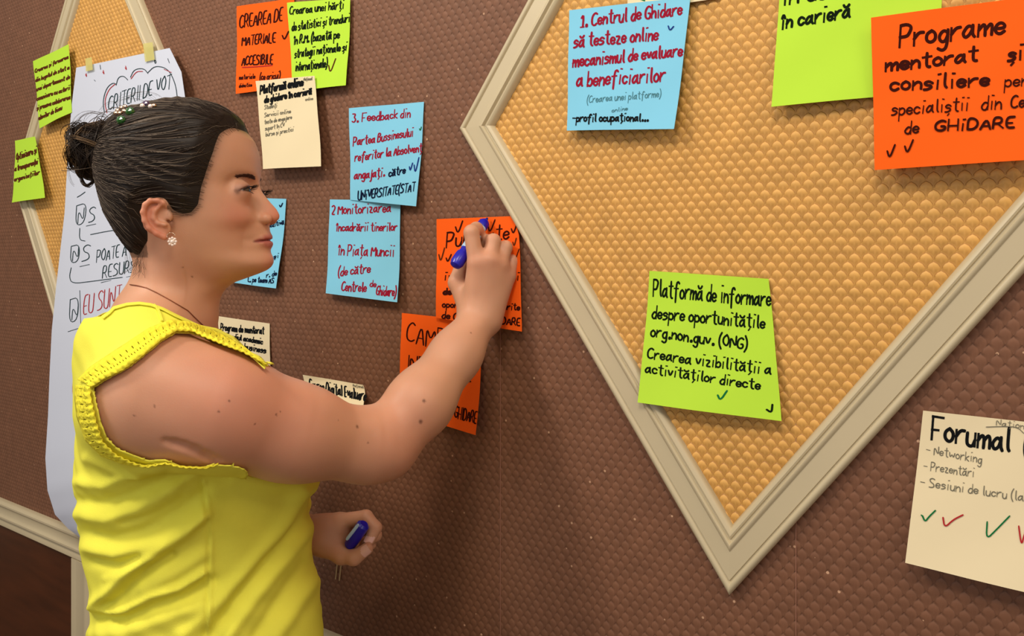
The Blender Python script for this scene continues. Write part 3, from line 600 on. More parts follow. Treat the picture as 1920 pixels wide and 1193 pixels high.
# torso slices: y, back x, front x, half width
TS = [(640, 200, 400, .120), (690, 175, 455, .150), (740, 160, 515, .158), (800, 155, 555, .150), (850, 152, 575, .146), (900, 152, 578, .142), (950, 158, 572, .138), (1010, 166, 568, .136), (1070, 182, 574, .140), (1130, 182, 584, .148), (1193, 176, 592, .158), (1290, 160, 590, .172), (1400, 158, 560, .176)]
tz = np.array([tp(340, t[0])[2] for t in TS])[::-1]; tb = np.array([(tp(t[1], t[0])-TO)@FB for t in TS])[::-1]; tf = np.array([(tp(t[2], t[0])-TO)@FB for t in TS])[::-1]; tw = np.array([t[3] for t in TS])[::-1]
TZ0, TZ1 = tz[0], tz[-1]
def torsof(p, grow=0., tb_=None, tf_=None, top=True):
    q = p-TO.astype(f32); f, r, z = q@FB.astype(f32), q@RB.astype(f32), p[:, 2]
    b = np.interp(z, tz, tb)-grow; fr = np.interp(z, tz, tf)+grow; w_ = np.interp(z, tz, tw)+grow
    c = (b+fr)/2; a = (fr-b)/2; rho = (np.abs((f-c)/a)**2.3+np.abs(r/w_)**2.3)**(1/2.3)+1e-6
    rad = np.sqrt(((f-c)/rho)**2+(r/rho)**2); d = (rho-1)*np.maximum(rad, .05)*.9
    d = smax(d, z-(TZ1+grow), .05)
    return d
SK_.u(Fn(lambda p: smax(torsof(p, -.008), (tp(340, 1300)[2])-p[:, 2], .02)), .03)
# raised right arm
EL = P(714, 834, .925); WR = P(902, 592, 1.042)
SK_.u(Cone(SH, P(420, 769, .82), .060, .0560), .03)
SK_.u(Cone(P(400, 766, .82), P(560, 811, .862), .056, .0515), .03)
SK_.u(Cone(P(540, 810, .858), P(686, 836, .913), .051, .040), .02)
SK_.u(Cone(P(686, 836, .913), P(720, 836, .925), .040, .035), .02)
SK_.u(Cone(P(722, 832, .925), P(790, 752, .957), .037, .0385), .022)
SK_.u(Cone(P(786, 758, .955), P(855, 665, 1.005), .0385, .031), .02)
SK_.u(Cone(P(855, 665, 1.005), P(898, 600, 1.038), .031, .0255), .02)
SK_.u(Cone(P(420, 820, .86), P(330, 820, .87), .030, .036), .02)                      # armpit fold
# right hand, gripping the marker
K4 = [(P(893, 494, 1.030), P(884, 436, 1.034), P(893, 429, 1.058), P(904, 446, 1.073), .0112, .0102, .0092, .0078),
      (P(918, 489, 1.032), P(925, 452, 1.042), P(917, 452, 1.066), P(906, 468, 1.073), .0110, .0098, .0088, .0076),
      (P(938, 498, 1.040), P(948, 464, 1.050), P(940, 468, 1.067), P(928, 482, 1.073), .0105, .0092, .0083, .0072),
      (P(953, 518, 1.050), P(961, 489, 1.060), P(953, 494, 1.068), P(943, 506, 1.074), .0095, .0082, .0074, .0066)]
for i, (a, b, c, d, r0, r1, r2, r3) in enumerate(K4):
    SK_.u(Cone(P(888+i*9, 590+i*3, 1.042), a, .0175, r0+.001), .014)
    SK_.u(Cone(a, b, r0, r1), .004).u(Cone(b, c, r1, r2), .003).u(Cone(c, d, r2, r3), .003)
SK_.u(Cone(P(882, 580, 1.050), P(858, 530, 1.062), .0165, .0125), .012).u(Cone(P(858, 530, 1.062), P(868, 492, 1.078), .0120, .0105), .006).u(Cone(P(868, 492, 1.078), P(889, 463, 1.080), .0102, .0085), .004)
# left arm and hand
ELL = tp(420, 975, -.20); WRL = P(604, 1003, 1.085)
SK_.u(Cone(SHL, tp(360, 830, -.195), .050, .042), .03).u(Cone(tp(360, 830, -.195), ELL, .042, .035), .02).u(Cone(ELL, P(540, 1000, 1.11), .036, .031), .02).u(Cone(P(540, 1000, 1.11), WRL, .031, .0235), .02)
SK_.u(Cone(WRL, P(636, 985, 1.085), .0225, .018), .015).u(Cone(WRL, P(634, 1018, 1.088), .0225, .018), .015)
for (a, b, c, d, r) in [((636, 978, 1.082), (686, 970, 1.078), (704, 990, 1.070), (693, 1013, 1.063), .0098), ((638, 992, 1.095), (692, 984, 1.100), (704, 1004, 1.090), (684, 1018, 1.082), .0096),
                        ((636, 1008, 1.100), (686, 1004, 1.108), (694, 1020, 1.098), (672, 1026, 1.088), .0092), ((632, 1022, 1.100), (672, 1024, 1.108), (678, 1036, 1.098), (660, 1036, 1.090), .0082)]:
    SK_.u(Cone(P(*a), P(*b), r+.001, r), .004).u(Cone(P(*b), P(*c), r, r*.9), .003).u(Cone(P(*c), P(*d), r*.9, r*.8), .003)
SK_.u(Cone(P(612, 1022, 1.072), P(640, 1042, 1.060), .0150, .0120), .012).u(Cone(P(640, 1042, 1.060), P(664, 1046, 1.052), .0112, .0102), .005).u(Cone(P(664, 1046, 1.052), P(688, 1030, 1.050), .0102, .0085), .004)
# face details: alae, lids, lips, ear
for sg_ in (1, -1):
    al = fz(497, 410, .013); SK_.u(Ell(C0+FH*al[0]+RH*.0125*sg_+ZZ*al[1], (.0085, .0062, .0066), AXH), .005)
    nh = fz(504, 418, .007); SK_.sub(Ell(C0+FH*nh[0]+RH*.0068*sg_+ZZ*nh[1], (.0060, .0036, .0034), AXH), .002)
    SK_.u(Ell(EYE[sg_], (.0134, .0138, .0132), AXH), .010)
# lips
def arc(y, x, half, back, zz=0.):
    f_, z_ = fz(x, y); out = []
    for k in np.linspace(-1, 1, 7): out.append(C0+FH*(f_-back*k*k)+RH*half*k+ZZ*(z_+zz*k*k))
    return out
for (y, x, half, back, zz, r) in ((444.5, 503.5, .021, .0110, -.0050, .0036), (457.5, 503.0, .020, .0110, .0008, .0043)):
    L = arc(y, x, half, back, zz); rr = [r*.45, r*.8, r, r, r, r*.8, r*.45]
    for i in range(6): SK_.u(Cone(L[i], L[i+1], rr[i], rr[i+1]), .003)
L = arc(450.3, 507, .0235, .0135, -.0026)
for i in range(6): SK_.sub(Cone(L[i], L[i+1], .0009, .0009), .0022)
# eyelid opening
def lidf(p):
    out = np.full(len(p), 1., f32)
    for sg_ in (1, -1):
        q = p-EYE[sg_].astype(f32); f, r, z = q@FH.astype(f32), q@RH.astype(f32)*sg_, q[:, 2]
        z = z-.30*f+.0012; u_ = np.clip(1-((r+.0005)/.0132)**2, 0, 1); zu = .0036*u_**.7-.0003; zl = -.0034*u_+.0006
        d = np.maximum(np.maximum(z-zu, zl-z), np.maximum(-f+.0005, np.abs(r)-.0132)); d = np.maximum(d, np.sqrt((q**2).sum(1))-.022); out = np.minimum(out, d)
    return out
SK_.sub(Fn(lidf), .0008)
# ears
for sg_ in (1, -1):
    def ep(px, py, r):
        f_, z_ = fz(px, py, r); return C0+FH*f_+RH*r*sg_+ZZ*z_
    ea = np.array([nrm(FH*.95+RH*sg_*-.30), nrm(FH*.30+RH*sg_*.95), ZZ])
    t_ = math.radians(-14); Rt = np.array([[math.cos(t_), 0, math.sin(t_)], [0, 1, 0], [-math.sin(t_), 0, math.cos(t_)]])
    SK_.u(Ell(ep(293, 404, .0765), (.0145, .0035, .0215), Rt@ea), .004)
    SK_.u(Ell(ep(305, 432, .0735), (.0085, .0035, .0100), Rt@ea), .005)
    SK_.sub(Ell(ep(301, 404, .0810), (.0075, .0050, .0120), Rt@ea), .003)
    hx = [ep(*k) for k in ((313, 389, .076), (307, 381, .079), (296, 376, .081), (282, 376, .083), (272, 384, .0845), (268, 398, .0850), (271, 414, .0845), (280, 428, .083), (293, 438, .080), (308, 445, .076))]
    rr = [.0016, .0022, .0026, .0028, .0028, .0028, .0027, .0026, .0028, .0036]
    for i in range(len(hx)-1): SK_.u(Cone(hx[i], hx[i+1], rr[i], rr[i+1]), .0022)
    hx = [ep(*k) for k in ((300, 386, .0795), (290, 396, .0805), (288, 409, .0805), (296, 419, .0795), (310, 422, .078))]
    for i in range(len(hx)-1): SK_.u(Cone(hx[i], hx[i+1], .0019, .0019), .003)
    SK_.u(Ell(ep(318, 406, .0745), (.0038, .0032, .0055), AXH), .003)
    SK_.sub(Cone(ep(314, 415, .0765), ep(320, 414, .066), .0018, .0018), .002)

# crease where the upper arm meets the side of the chest
cp, cb_ = raycast(SK_, [312, 328, 345, 365, 385, 402], [829, 833, 838, 846, 856, 864], .6)
for i in range(5): SK_.sub(Cone(cp[i], cp[i+1], .0012+.0006*min(i, 3), .0014+.0006*min(i, 3)), .008)
# ---------------------------------------------------------------- hair
HP_ = [(470, 150), (470, 225), (455, 240), (436, 240), (410, 251), (397, 285), (388, 315), (377, 350), (371, 384), (358, 399), (340, 401), (325, 394), (310, 384), (296, 374), (280, 374), (268, 384), (262, 410), (268, 432), (270, 455), (258, 482), (252, 500), (236, 505), (200, 470), (140, 400), (120, 300), (130, 170), (260, 120), (400, 120)]
HPF = np.array([fz(x, y, .068 if y > 282 else (.058 if y > 248 else (.03 if y > 235 else 0))) for x, y in HP_])
def sd2(x, z, poly):
    d = np.full(np.shape(x), 9.); ins = np.zeros(np.shape(x), bool); n = len(poly)
    for i in range(n):
        a, b = poly[i], poly[(i+1) % n]; e = b-a; t = np.clip(((x-a[0])*e[0]+(z-a[1])*e[1])/(e@e), 0, 1)
        d = np.minimum(d, np.hypot(x-a[0]-t*e[0], z-a[1]-t*e[1]))
        c = ((a[1] > z) != (b[1] > z)) & (x < (b[0]-a[0])*(z-a[1])/(b[1]-a[1]+1e-12)+a[0]); ins ^= c
    return np.where(ins, d, -d)
#cran2 = Ell(cr_c+ZZ*.001-FH*.001, (.0885, .0735, .0700), cranium.ax)
BUNB = hp(206, 276)
hs = Field().u(cranium, .01).u(occ, .03).u(nape, .03).u(face, .018).u(Cone(hp(262, 290), BUNB, .036, .012), .02)
def hairf(p, center=None, R=None):
    q = p-C0; f, z = q@FH, q[:, 2]; r = q@RH
    s = sd2(f, z, HPF); t = np.clip(s*.45, -.004, .0075)
    # combed locks: shallow grooves running towards the bun
    d = p-BUNB; ang = np.arctan2(d[:, 2], d@FH)+.8*r/.07*.3; dist = np.sqrt((d**2).sum(1))
    gr = (np.sin(ang*46+3*np.sin(ang*9)+r*60)+.6*np.sin(ang*97+2+r*130))*.00055
    return (hs(p)-t+gr*np.clip(s/.01, 0, 1)).astype(f32)
lo = C0-np.array([.15, .13, .13]); hi = C0+np.array([.13, .13, .135])
HV, HF = polygonize(hairf, lo, hi, .0026, 16)
person = empty('person', (C0[0]-.02, C0[1], 0.), label='woman in a yellow sleeveless top, dark hair in a bun, writing with a marker', cat='person')
M['hair'] = attr_mat('dark_brown_hair', 'Col', .5, spec=.22)
hc = np.array(lin((50, 38, 30))[:3])
def haircol(n, base=hc, var=.35): return base[None]*(1+var*(RNG.rand(n, 1)*2-1))
hair = mk('hair', HV, HF, M['hair'], person, smooth=True, col=np.tile(np.array(lin((34, 26, 21))[:3]), (len(HV), 1)))
def tubes(P_, rad, cols, ns=3):
    """P_: (N,K,3) polylines -> thin tubes"""
    N, K, _ = P_.shape; t = np.gradient(P_, axis=1); t /= np.linalg.norm(t, axis=2)[..., None]+1e-9
    ref = np.array([.31, .22, .93]); a = np.cross(t, ref); a /= np.linalg.norm(a, axis=2)[..., None]+1e-9; b = np.cross(t, a)
    rad = np.broadcast_to(np.asarray(rad), (N, K)); ang = np.arange(ns)*2*math.pi/ns
    V = P_[:, :, None]+rad[:, :, None, None]*(np.cos(ang)[None, None, :, None]*a[:, :, None]+np.sin(ang)[None, None, :, None]*b[:, :, None])
    idx = np.arange(N*K*ns).reshape(N, K, ns); i0 = idx[:, :-1]; i1 = idx[:, 1:]
    F = np.stack([i0, np.roll(i0, -1, 2), np.roll(i1, -1, 2), i1], -1).reshape(-1, 4)
    return V.reshape(-1, 3), F, np.repeat(cols, K*ns, axis=0)
# combed strands over the scalp
sel = HV[RNG.choice(len(HV), 5200)]; q = sel-C0; s_ = sd2(q@FH, q[:, 2], HPF); sel = sel[(s_ > .001) & ((q@RH > -.03))]
p = sel.copy(); path = [p.copy()]
for k in range(13):
    d = BUNB-p; dd = np.linalg.norm(d, axis=1); dn = d/dd[:, None]
    low = np.clip((-(p-C0)[:, 2])/.06, 0, 1)
    dn = dn-ZZ*(.25*(1-low)-.0)[:, None]*np.clip(dd/.1, 0, 1)[:, None]
    n = grad(hairf, p, .003); dn = dn-(dn*n).sum(1)[:, None]*n; dn /= np.linalg.norm(dn, axis=1)[:, None]+1e-9
    p = p+dn*np.minimum(.0065, dd*.3)[:, None]; v = hairf(p); p = p-(v[:, None]-.0004)*n; path.append(p.copy())
PS = np.stack(path, 1); NS = len(PS)
base_c = np.where(RNG.rand(NS, 1) < .38, np.array([lin((98, 85, 73))[:3]]), np.array([lin((44, 33, 26))[:3]]))*(.7+.6*RNG.rand(NS, 1))  # lighter share of strands: glossy highlight streaks put into the hair colour
tap = np.sin(np.linspace(.15, math.pi-.15, 14))**.6*.00035
V, F, c = tubes(PS, tap[None]*(.6+.8*RNG.rand(NS, 1)), base_c); mk('strands', V, F, M['hair'], hair, smooth=True, col=c, kind='stuff')
# bun
BC = hp(189, 283, .0)
bunf = Field().u(Ell(BC, (.0290, .027, .0335), AXH), .01).u(Cone(BC, BUNB, .022, .018), .012).u(Ell(hp(176, 308), (.018, .02, .020), AXH), .012).u(Ell(hp(196, 262), (.020, .02, .020), AXH), .012)
V, F = polygonize(lambda p, c=None, R=None: bunf(p)+.0011*np.sin(p[:, 0]*420+p[:, 2]*260)*np.sin(p[:, 2]*380-p[:, 1]*300), BC-.07, BC+.07, .0026, 16)
bun = mk('hair_bun', V, F, M['hair'], hair, smooth=True, col=np.tile(np.array(lin((32, 24, 19))[:3]), (len(V), 1)))
PL = []; CL = []
def lock(cen, ax1, ax2, r1, r2, a0, a1, n, spread, tone, twist=0.):
    for i in range(n):
        o = RNG.randn(3)*spread; t = np.linspace(a0+RNG.randn()*.08, a1+RNG.randn()*.12, 18); k = 1+RNG.randn()*.05
        wob = .0012*np.sin(t*3+RNG.rand()*6)
        PL.append(cen+o+np.cos(t)[:, None]*ax1*(r1*k)+np.sin(t)[:, None]*ax2*(r2*k)+(wob+twist*t)[:, None]*RH); CL.append(np.array(lin(tone)[:3])*(.6+.8*RNG.rand()))
dk, md, lt = (40, 30, 24), (66, 52, 40), (112, 88, 62)
for i in range(46):                                     # locks wound around the bun
    th = RNG.rand()*math.pi; a1 = math.cos(th)*FH+math.sin(th)*ZZ; a2 = nrm(RH*(.5+RNG.rand())+RNG.randn()*.4*(-math.sin(th)*FH+math.cos(th)*ZZ))
    lock(BC+RNG.randn(3)*.004+RH*.002, a1, a2, .0300+.003*RNG.rand(), .028, RNG.rand()*1.0-.4, 2.4+RNG.rand()*.8, 13, .0017, [dk, dk, md, md, lt][RNG.randint(5)])
hk = hp(164, 324, .012)
lock(hk, FH, ZZ, .0085, .016, 2.4, 6.4, 16, .0008, md); lock(hk-FH*.006+ZZ*.016, FH, ZZ, .008, .020, 1.9, 5.2, 12, .0009, md)
lock(hp(158, 250, .01), FH, ZZ, .010, .012, .5, 3.9, 10, .0010, dk); lock(hp(182, 258, .015), FH, ZZ, .020, .016, .4, 3.2, 9, .0012, md)
lock(hp(225, 250, .01), nrm(FH+ZZ*.8), RH, .022, .020, .5, 2.6, 40, .004, dk)
lock(hp(222, 262, .0), nrm(FH*.9+ZZ*.1), ZZ, .020, .024, 1.0, 3.0, 26, .006, md)
lock(hp(204, 305, .012), FH, nrm(ZZ+RH*.4), .030, .016, 3.3, 5.6, 30, .0022, lt)
P_ = np.stack(PL); V, F, c = tubes(P_, .00042, np.array(CL)); mk('bun_locks', V, F, M['hair'], hair, smooth=True, col=c, kind='stuff')
PL, CL = [], []
for (x, y, r1, r2, a0, a1) in ((175, 236, .020, .016, .1, 3.0), (172, 234, .018, .0135, .2, 3.3), (170, 240, .022, .020, .0, 3.4), (180, 228, .015, .012, .2, 3.0), (150, 240, .008, .010, 1., 4.0), (140, 246, .006, .006, .2, 4.4), (145, 262, .013, .022, 1.6, 4.2), (138, 300, .008, .03, 1.6, 4.6),
                              (255, 190, .022, .009, .2, 3.0), (268, 188, .020, .010, .4, 3.2), (245, 196, .018, .008, .3, 2.9), (262, 470, .012, .03, 3.0, 5.0), (258, 480, .014, .022, 3.1, 4.9), (268, 476, .010, .026, 3.3, 5.2), (210, 225, .015, .02, .3, 2.6)):
    lock(hp(x, y, 0), FH, ZZ, r1, r2, a0, a1, 3, .0012, md)
for i in range(46):                                     # wisps at the nape and temple
    a = hp(256+RNG.randint(14), 470+RNG.randint(26), .030+.02*RNG.rand()); t = np.linspace(0, 1, 18)[:, None]
    PL.append(a+t*(-FH*.004*RNG.randn()-ZZ*(.012+.014*RNG.rand()))+t*t*FH*.010*RNG.randn()); CL.append(np.array(lin(md)[:3]))
HLN = np.array([(452, 240), (436, 242), (410, 253), (397, 287), (388, 317), (377, 352), (371, 386), (358, 400), (340, 402), (325, 396)], float)
def wisp():
    for i in range(70):
        s_ = RNG.rand()*(len(HLN)-1); k_ = int(s_); fr_ = s_-k_; x, y = HLN[k_]*(1-fr_)+HLN[k_+1]*fr_; x += RNG.rand()*4; y += RNG.rand()*3
        p_, b_ = raycast(skull, [x], [y], .7)
        if b_[0] > .004: continue
        p0 = p_[0]; g_ = grad(skull, p_)[0]; d_ = nrm(-FH+ZZ*(.25+.2*RNG.randn())); d_ = nrm(d_-g_*(d_@g_)); t = np.linspace(-.15, 1, 18)[:, None]
        PL.append(p0+d_*t*(.012+.012*RNG.rand())+g_*(.0004+.004*np.clip(t, 0, 1))+ZZ*.002*RNG.randn()*t*t); CL.append(np.array(lin(md)[:3]))
wisp()
P_ = np.stack(PL); V, F, c = tubes(P_, .00013, np.array(CL)); mk('flyaway_strands', V, F, M['hair'], hair, smooth=True, col=c, kind='stuff')
# ---------------------------------------------------------------- skin mesh
HSK = 0.0016
SV, SF = polygonize(SK_, (-.78, .70, tp(340, 1290)[2]-.01), (.04, 1.27, 1.72), HSK, 20)
def G3(V, c, r): return np.exp(-((V-c)**2).sum(1)/r**2)
skin = np.array(lin((203, 150, 120))[:3]); N = len(SV)
colr = np.tile(skin, (N, 1)); q = SV-C0; hf, hr, hz = q@FH, q@RH, q[:, 2]
def blend(w_, c):
    global colr
    w_ = np.clip(w_, 0, 1)[:, None]; colr = colr*(1-w_)+np.array(lin(c)[:3])*w_
red = (208, 118, 98)
for sg_ in (1, -1):
    ck_ = hp(448, 405, .05); e_ = ck_-C0; blend(.46*G3(SV, C0+FH*(e_@FH)+RH*.05*sg_+ZZ*e_[2], .022), red)
blend(.6*G3(SV, hp(520, 402), .014), (214, 118, 92))
blend(.5*G3(SV, hp(508, 495), .016), (208, 124, 98))
for x, y in ((272, 400), (280, 425), (292, 380), (300, 440)): blend(.45*G3(SV, hp(x, y, .082), .010)*(hr > .07), (206, 104, 84))
blend(.35*G3(SV, P(430, 740, .77), .07), (200, 118, 98)); blend(.35*G3(SV, P(760, 830, .9), .05), (198, 120, 98)); blend(.3*G3(SV, P(560, 770, .81), .07), (202, 122, 100))
for c_ in [K4[i][0] for i in range(4)]: blend(.25*G3(SV, c_, .014), (206, 118, 96))
# lips
LU, LLo = np.array(arc(444.5, 503.5, .021, .0110, -.0050)), np.array(arc(457.5, 503.0, .020, .0110, .0008))
def dpoly(V, L):
    d = np.full(len(V), 9.)
    for i in range(len(L)-1):
        e = L[i+1]-L[i]; t = np.clip(((V-L[i])@e)/(e@e), 0, 1); d = np.minimum(d, np.linalg.norm(V-L[i]-t[:, None]*e, axis=1))
    return d
near = np.linalg.norm(SV-hp(500, 450), axis=1) < .05
wl_ = np.zeros(N); tp_ = 1-.75*np.clip(np.abs(hr[near])/.0225, 0, 1)**3; dl = np.minimum(dpoly(SV[near], LU)-.0050*tp_, dpoly(SV[near], LLo)-.0060*tp_); wl_[near] = 1/(1+np.exp(dl/.0004)); blend(wl_*.95, (170, 84, 82))
LM = np.array(arc(450.3, 506, .0235, .0132, -.0026)); wl_[:] = 0; wl_[near] = np.exp(-(dpoly(SV[near], LM)/.0011)**2); blend(wl_*.85, (100, 42, 38))
# lash line / lid margins and shadowed lid make-up
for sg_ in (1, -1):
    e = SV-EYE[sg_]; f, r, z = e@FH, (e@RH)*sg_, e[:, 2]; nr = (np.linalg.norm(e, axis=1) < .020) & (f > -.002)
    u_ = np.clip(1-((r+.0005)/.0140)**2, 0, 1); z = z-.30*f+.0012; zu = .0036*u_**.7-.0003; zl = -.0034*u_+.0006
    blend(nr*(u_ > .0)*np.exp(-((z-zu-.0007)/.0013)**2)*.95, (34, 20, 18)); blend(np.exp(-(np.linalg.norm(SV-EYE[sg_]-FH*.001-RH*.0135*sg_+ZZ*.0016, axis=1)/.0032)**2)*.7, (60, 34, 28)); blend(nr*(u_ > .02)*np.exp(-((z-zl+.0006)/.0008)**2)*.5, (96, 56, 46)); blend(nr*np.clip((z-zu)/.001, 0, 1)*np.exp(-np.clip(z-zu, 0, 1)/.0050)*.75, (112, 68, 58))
# hair roots showing through along the hairline
sh_ = sd2(hf, hz, HPF); blend(.75*np.exp(-(np.clip(-sh_-.0005, 0, 1)/.0042)**1.3)*(hz > -.075)*(np.linalg.norm(SV-C0, axis=1) < .16)*(hr < .088)*(~((hf < fz(318, 400, .07)[0]) & (hz < fz(318, 374, .07)[1]) & (hf > fz(262, 400, .07)[0]))), (92, 66, 50))
# moles
MO = [(430, 752, 2.2), (518, 778, 2.0), (478, 795, 1.6), (526, 772, 1.4), (410, 772, 2.2), (290, 762, 1.8), (252, 780, 1.6), (670, 800, 3.2), (634, 788, 1.4), (795, 752, 3.4), (789, 791, 4.2), (883, 624, 1.8), (690, 830, 1.8), (447, 330, 0.1), (360, 519, 1.6), (343, 502, 1.4)]
pts, bv = raycast(SK_, [m_[0] for m_ in MO], [m_[1] for m_ in MO], .60)
for p_, b_, m_ in zip(pts, bv, MO):
    if b_ < .003: blend(.8*np.exp(-(np.linalg.norm(SV-p_, axis=1)/(m_[2]*.00062))**4), (96, 52, 38))
# soft mottling
mt = np.sin(SV[:, 0]*90+2*np.sin(SV[:, 2]*60))*np.sin(SV[:, 2]*80+SV[:, 1]*70); colr = colr*(1+.03*mt[:, None])
# hide what sits deep inside the hair is not needed; finger nails
M['skin'] = attr_mat('skin', 'Col', .48, sss=.35, spec=.35, bump=.12, bscale=700)
body = mk('body', SV, SF, M['skin'], person, smooth=True, col=colr)
M['nail'] = mat('finger_nail', (226, 176, 164), .25, coat=.4)
def nail(tip, prev, nrm_, r, nm='finger_nail'):
    ax = nrm(np.array(tip)-np.array(prev)); n_ = nrm(nrm_-(nrm_@ax)*ax); sd = np.cross(ax, n_); V = []
    for i in np.linspace(-1, 1, 6):
        for j in np.linspace(-1, 1, 6):
            rr = r*math.sqrt(max(0, 1-.0*i*i)); a_ = j*.85*(1-.18*max(i, 0)**2); V.append(np.array(tip)+ax*(i*r*.75)+(n_*math.cos(a_)+sd*math.sin(a_))*(r*1.04))
    mk(nm, V, grid_faces(6, 6), M['nail'], body, smooth=True)
nail(P(688, 1030, 1.050), P(672, 1043, 1.051), np.array([.1, -1, .25]), .0087)
nail(P(693, 1013, 1.063), P(701, 999, 1.068), np.array([-.2, -1, .0]), .0080)
# eyes
M['sclera'] = mat('eye_white', (176, 156, 146), .2, coat=.5); M['iris'] = mat('brown_iris', (70, 44, 30), .2, coat=.8); M['pupil'] = mat('pupil', (8, 6, 6), .1)
gaze = nrm(FH+ZZ*.16)
for sg_ in (1, -1):
    n1, n2 = 24, 16; V, F, mi = [], [], []
    up = nrm(np.cross(RH, gaze)); rt = np.cross(gaze, up)
    for i in range(n2+1):
        th = math.pi*i/n2
        for j in range(n1):
            ph = 2*math.pi*j/n1; V.append(EYE[sg_]+.0122*(math.cos(th)*gaze+math.sin(th)*(math.cos(ph)*up+math.sin(ph)*rt)))
    F = [(i*n1+j, i*n1+(j+1) % n1, (i+1)*n1+(j+1) % n1, (i+1)*n1+j) for i in range(n2) for j in range(n1)]
    o = mk('eyeball', V, F, M['sclera'], person, smooth=True); o.data.materials.append(M['iris']); o.data.materials.append(M['pupil'])
    for k, pl in enumerate(o.data.polygons): i = k//n1; pl.material_index = 2 if i < 1 else (1 if i < 5 else 0)
# brows and lashes
M['brow'] = attr_mat('brow_hair', 'Col', .6)
def hairs(pts, dirs, ln, rad, name, tone, bend=0.):
    K = 5; t = np.linspace(0, 1, K)[None, :, None]; Pp = pts[:, None]+dirs[:, None]*ln[:, None, None]*t+ZZ*bend*ln[:, None, None]*t*t
    V, F, c = tubes(Pp, np.linspace(rad, rad*.25, K)[None], np.tile(np.array(lin(tone)[:3]), (len(pts), 1))); return mk(name, V, F, M['brow'], person, smooth=True, col=c)
bx = np.array([445, 453, 461, 468, 474, 479.]); by_ = np.array([333.5, 330.5, 329, 329.5, 331.5, 334.5]); bh = np.array([1.2, 2.2, 3.2, 4.2, 5., 5.])
n = 420; tt = RNG.rand(n)**.8; X = np.interp(tt, np.linspace(0, 1, 6), bx); Y = np.interp(tt, np.linspace(0, 1, 6), by_)+(RNG.rand(n)-.5)*np.interp(tt, np.linspace(0, 1, 6), bh)*1.25
pts, bv = raycast(SK_, X, Y, .7); ok = bv < .002; pts = pts[ok]; g = grad(SK_, pts)
dr = -FH*.6-RH*0+ZZ*.25+RH*.35; dr = dr-(g*dr).sum(1)[:, None]*g; dr /= np.linalg.norm(dr, axis=1)[:, None]
hairs(pts, dr+g*.15+RNG.randn(len(pts), 3)*.12, .0045+.002*RNG.rand(len(pts)), .00022, 'eyebrow', (84, 50, 38))
def mir(p): e = p-C0; return p-2*(e@RH)[:, None]*RH
def mirv(d): return d-2*(d@RH)[:, None]*RH
hairs(mir(pts), mirv(dr+g*.15+RNG.randn(len(pts), 3)*.12), .0045+.002*RNG.rand(len(pts)), .00022, 'eyebrow', (84, 50, 38))
for sg_ in (1, -1):
    r = np.linspace(-.0125, .0122, 46); u_ = np.clip(1-((r+.0005)/.0132)**2, 0, 1); z = .0036*u_**.7-.0003; f = np.sqrt(np.maximum(.0137**2-r**2-z**2, 1e-7)); z = z+.30*f-.0012
    pts = EYE[sg_]+FH*f[:, None]+RH*(r*sg_)[:, None]+ZZ*z[:, None]; d = FH*.85+RH*(r*sg_*45)[:, None]-ZZ*.10; d /= np.linalg.norm(d, axis=1)[:, None]
    hairs(pts, d+RNG.randn(46, 3)*.06, .0075+.0015*RNG.rand(46), .00028, 'eyelashes', (16, 10, 10), .35)
    z = -.0034*u_+.0006; f = np.sqrt(np.maximum(.0132**2-r**2-z**2, 1e-7)); z = z+.30*f-.0012; pts = EYE[sg_]+FH*f[:, None]+RH*(r*sg_)[:, None]+ZZ*z[:, None]
    d = FH*.8+RH*(r*sg_*45)[:, None]-ZZ*.5; d /= np.linalg.norm(d, axis=1)[:, None]; hairs(pts[::2], d[::2], np.full(23, .0035), .00016, 'eyelashes', (30, 18, 16), -.2)
# ---------------------------------------------------------------- yellow top
SHF = Field()
SHF.u(Fn(lambda p: torsof(p, .006)), .02)
SHF.u(Cone(tp(268, 612, .035), tp(262, 650, .095), .050, .060), .045).u(Cone(tp(268, 612, -.035), tp(262, 650, -.095), .050, .060), .045).u(Cone(tp(275, 640, -.10), SHL, .052, .058), .035)
SHF.u(Ell(SH+np.array([0, 0, -.004]), (.0685, .0605, .0715)), .022)
SHF.u(Cone(SH, P(420, 769, .82), .0650, .0610), .02)
for s2 in (1, -1): SHF.u(Cone(tp(288, 618, .02*s2), tp(275, 662, .115*s2), .049, .050), .03)
SHF.u(Cone(nk(310, 622), tp(318, 700, .0), .050, .086), .028)
SHF.u(Cone(tp(255, 655, .08), tp(243, 770, .095), .050, .050), .03)
SHF.u(Cone(tp(330, 655, .06), tp(430, 730, .10), .045, .050), .035).u(Cone(tp(330, 655, -.06), tp(430, 730, -.10), .045, .050), .035)
for sg_ in (1, -1): SHF.u(Ell(tp(500, 850, .066*sg_), (.062, .062, .066)), .04)
arm_poly = np.array([(176, 728), (200, 712), (235, 694), (267, 671), (301, 642), (329, 624), (358, 625), (378, 635), (415, 650), (452, 664), (492, 686), (560, 720), (640, 800), (560, 850), (470, 868), (430, 866), (385, 868), (345, 866), (312, 857), (278, 862), (250, 853), (222, 842), (201, 822), (189, 790), (180, 752)], float)
neck_poly = np.array([(60, 380), (60, 610), (192, 593), (205, 583), (213, 577), (238, 570), (262, 568), (284, 571), (306, 579), (329, 591), (350, 601), (372, 611), (403, 617), (438, 634), (466, 660), (495, 689), (600, 690), (600, 380)], float)
def inpoly(x, y, poly): return sd2(x, y, poly) 
TV, TF = polygonize(SHF, (-.78, .70, tp(340, 1290)[2]), (-.05, 1.30, 1.52), .0028, 20)
def side(V):
    q = V-TO; return q@RB
r_ = side(TV); Vm = TV.copy(); neg = r_ < 0; Vm[neg] = Vm[neg]-2*r_[neg][:, None]*RB
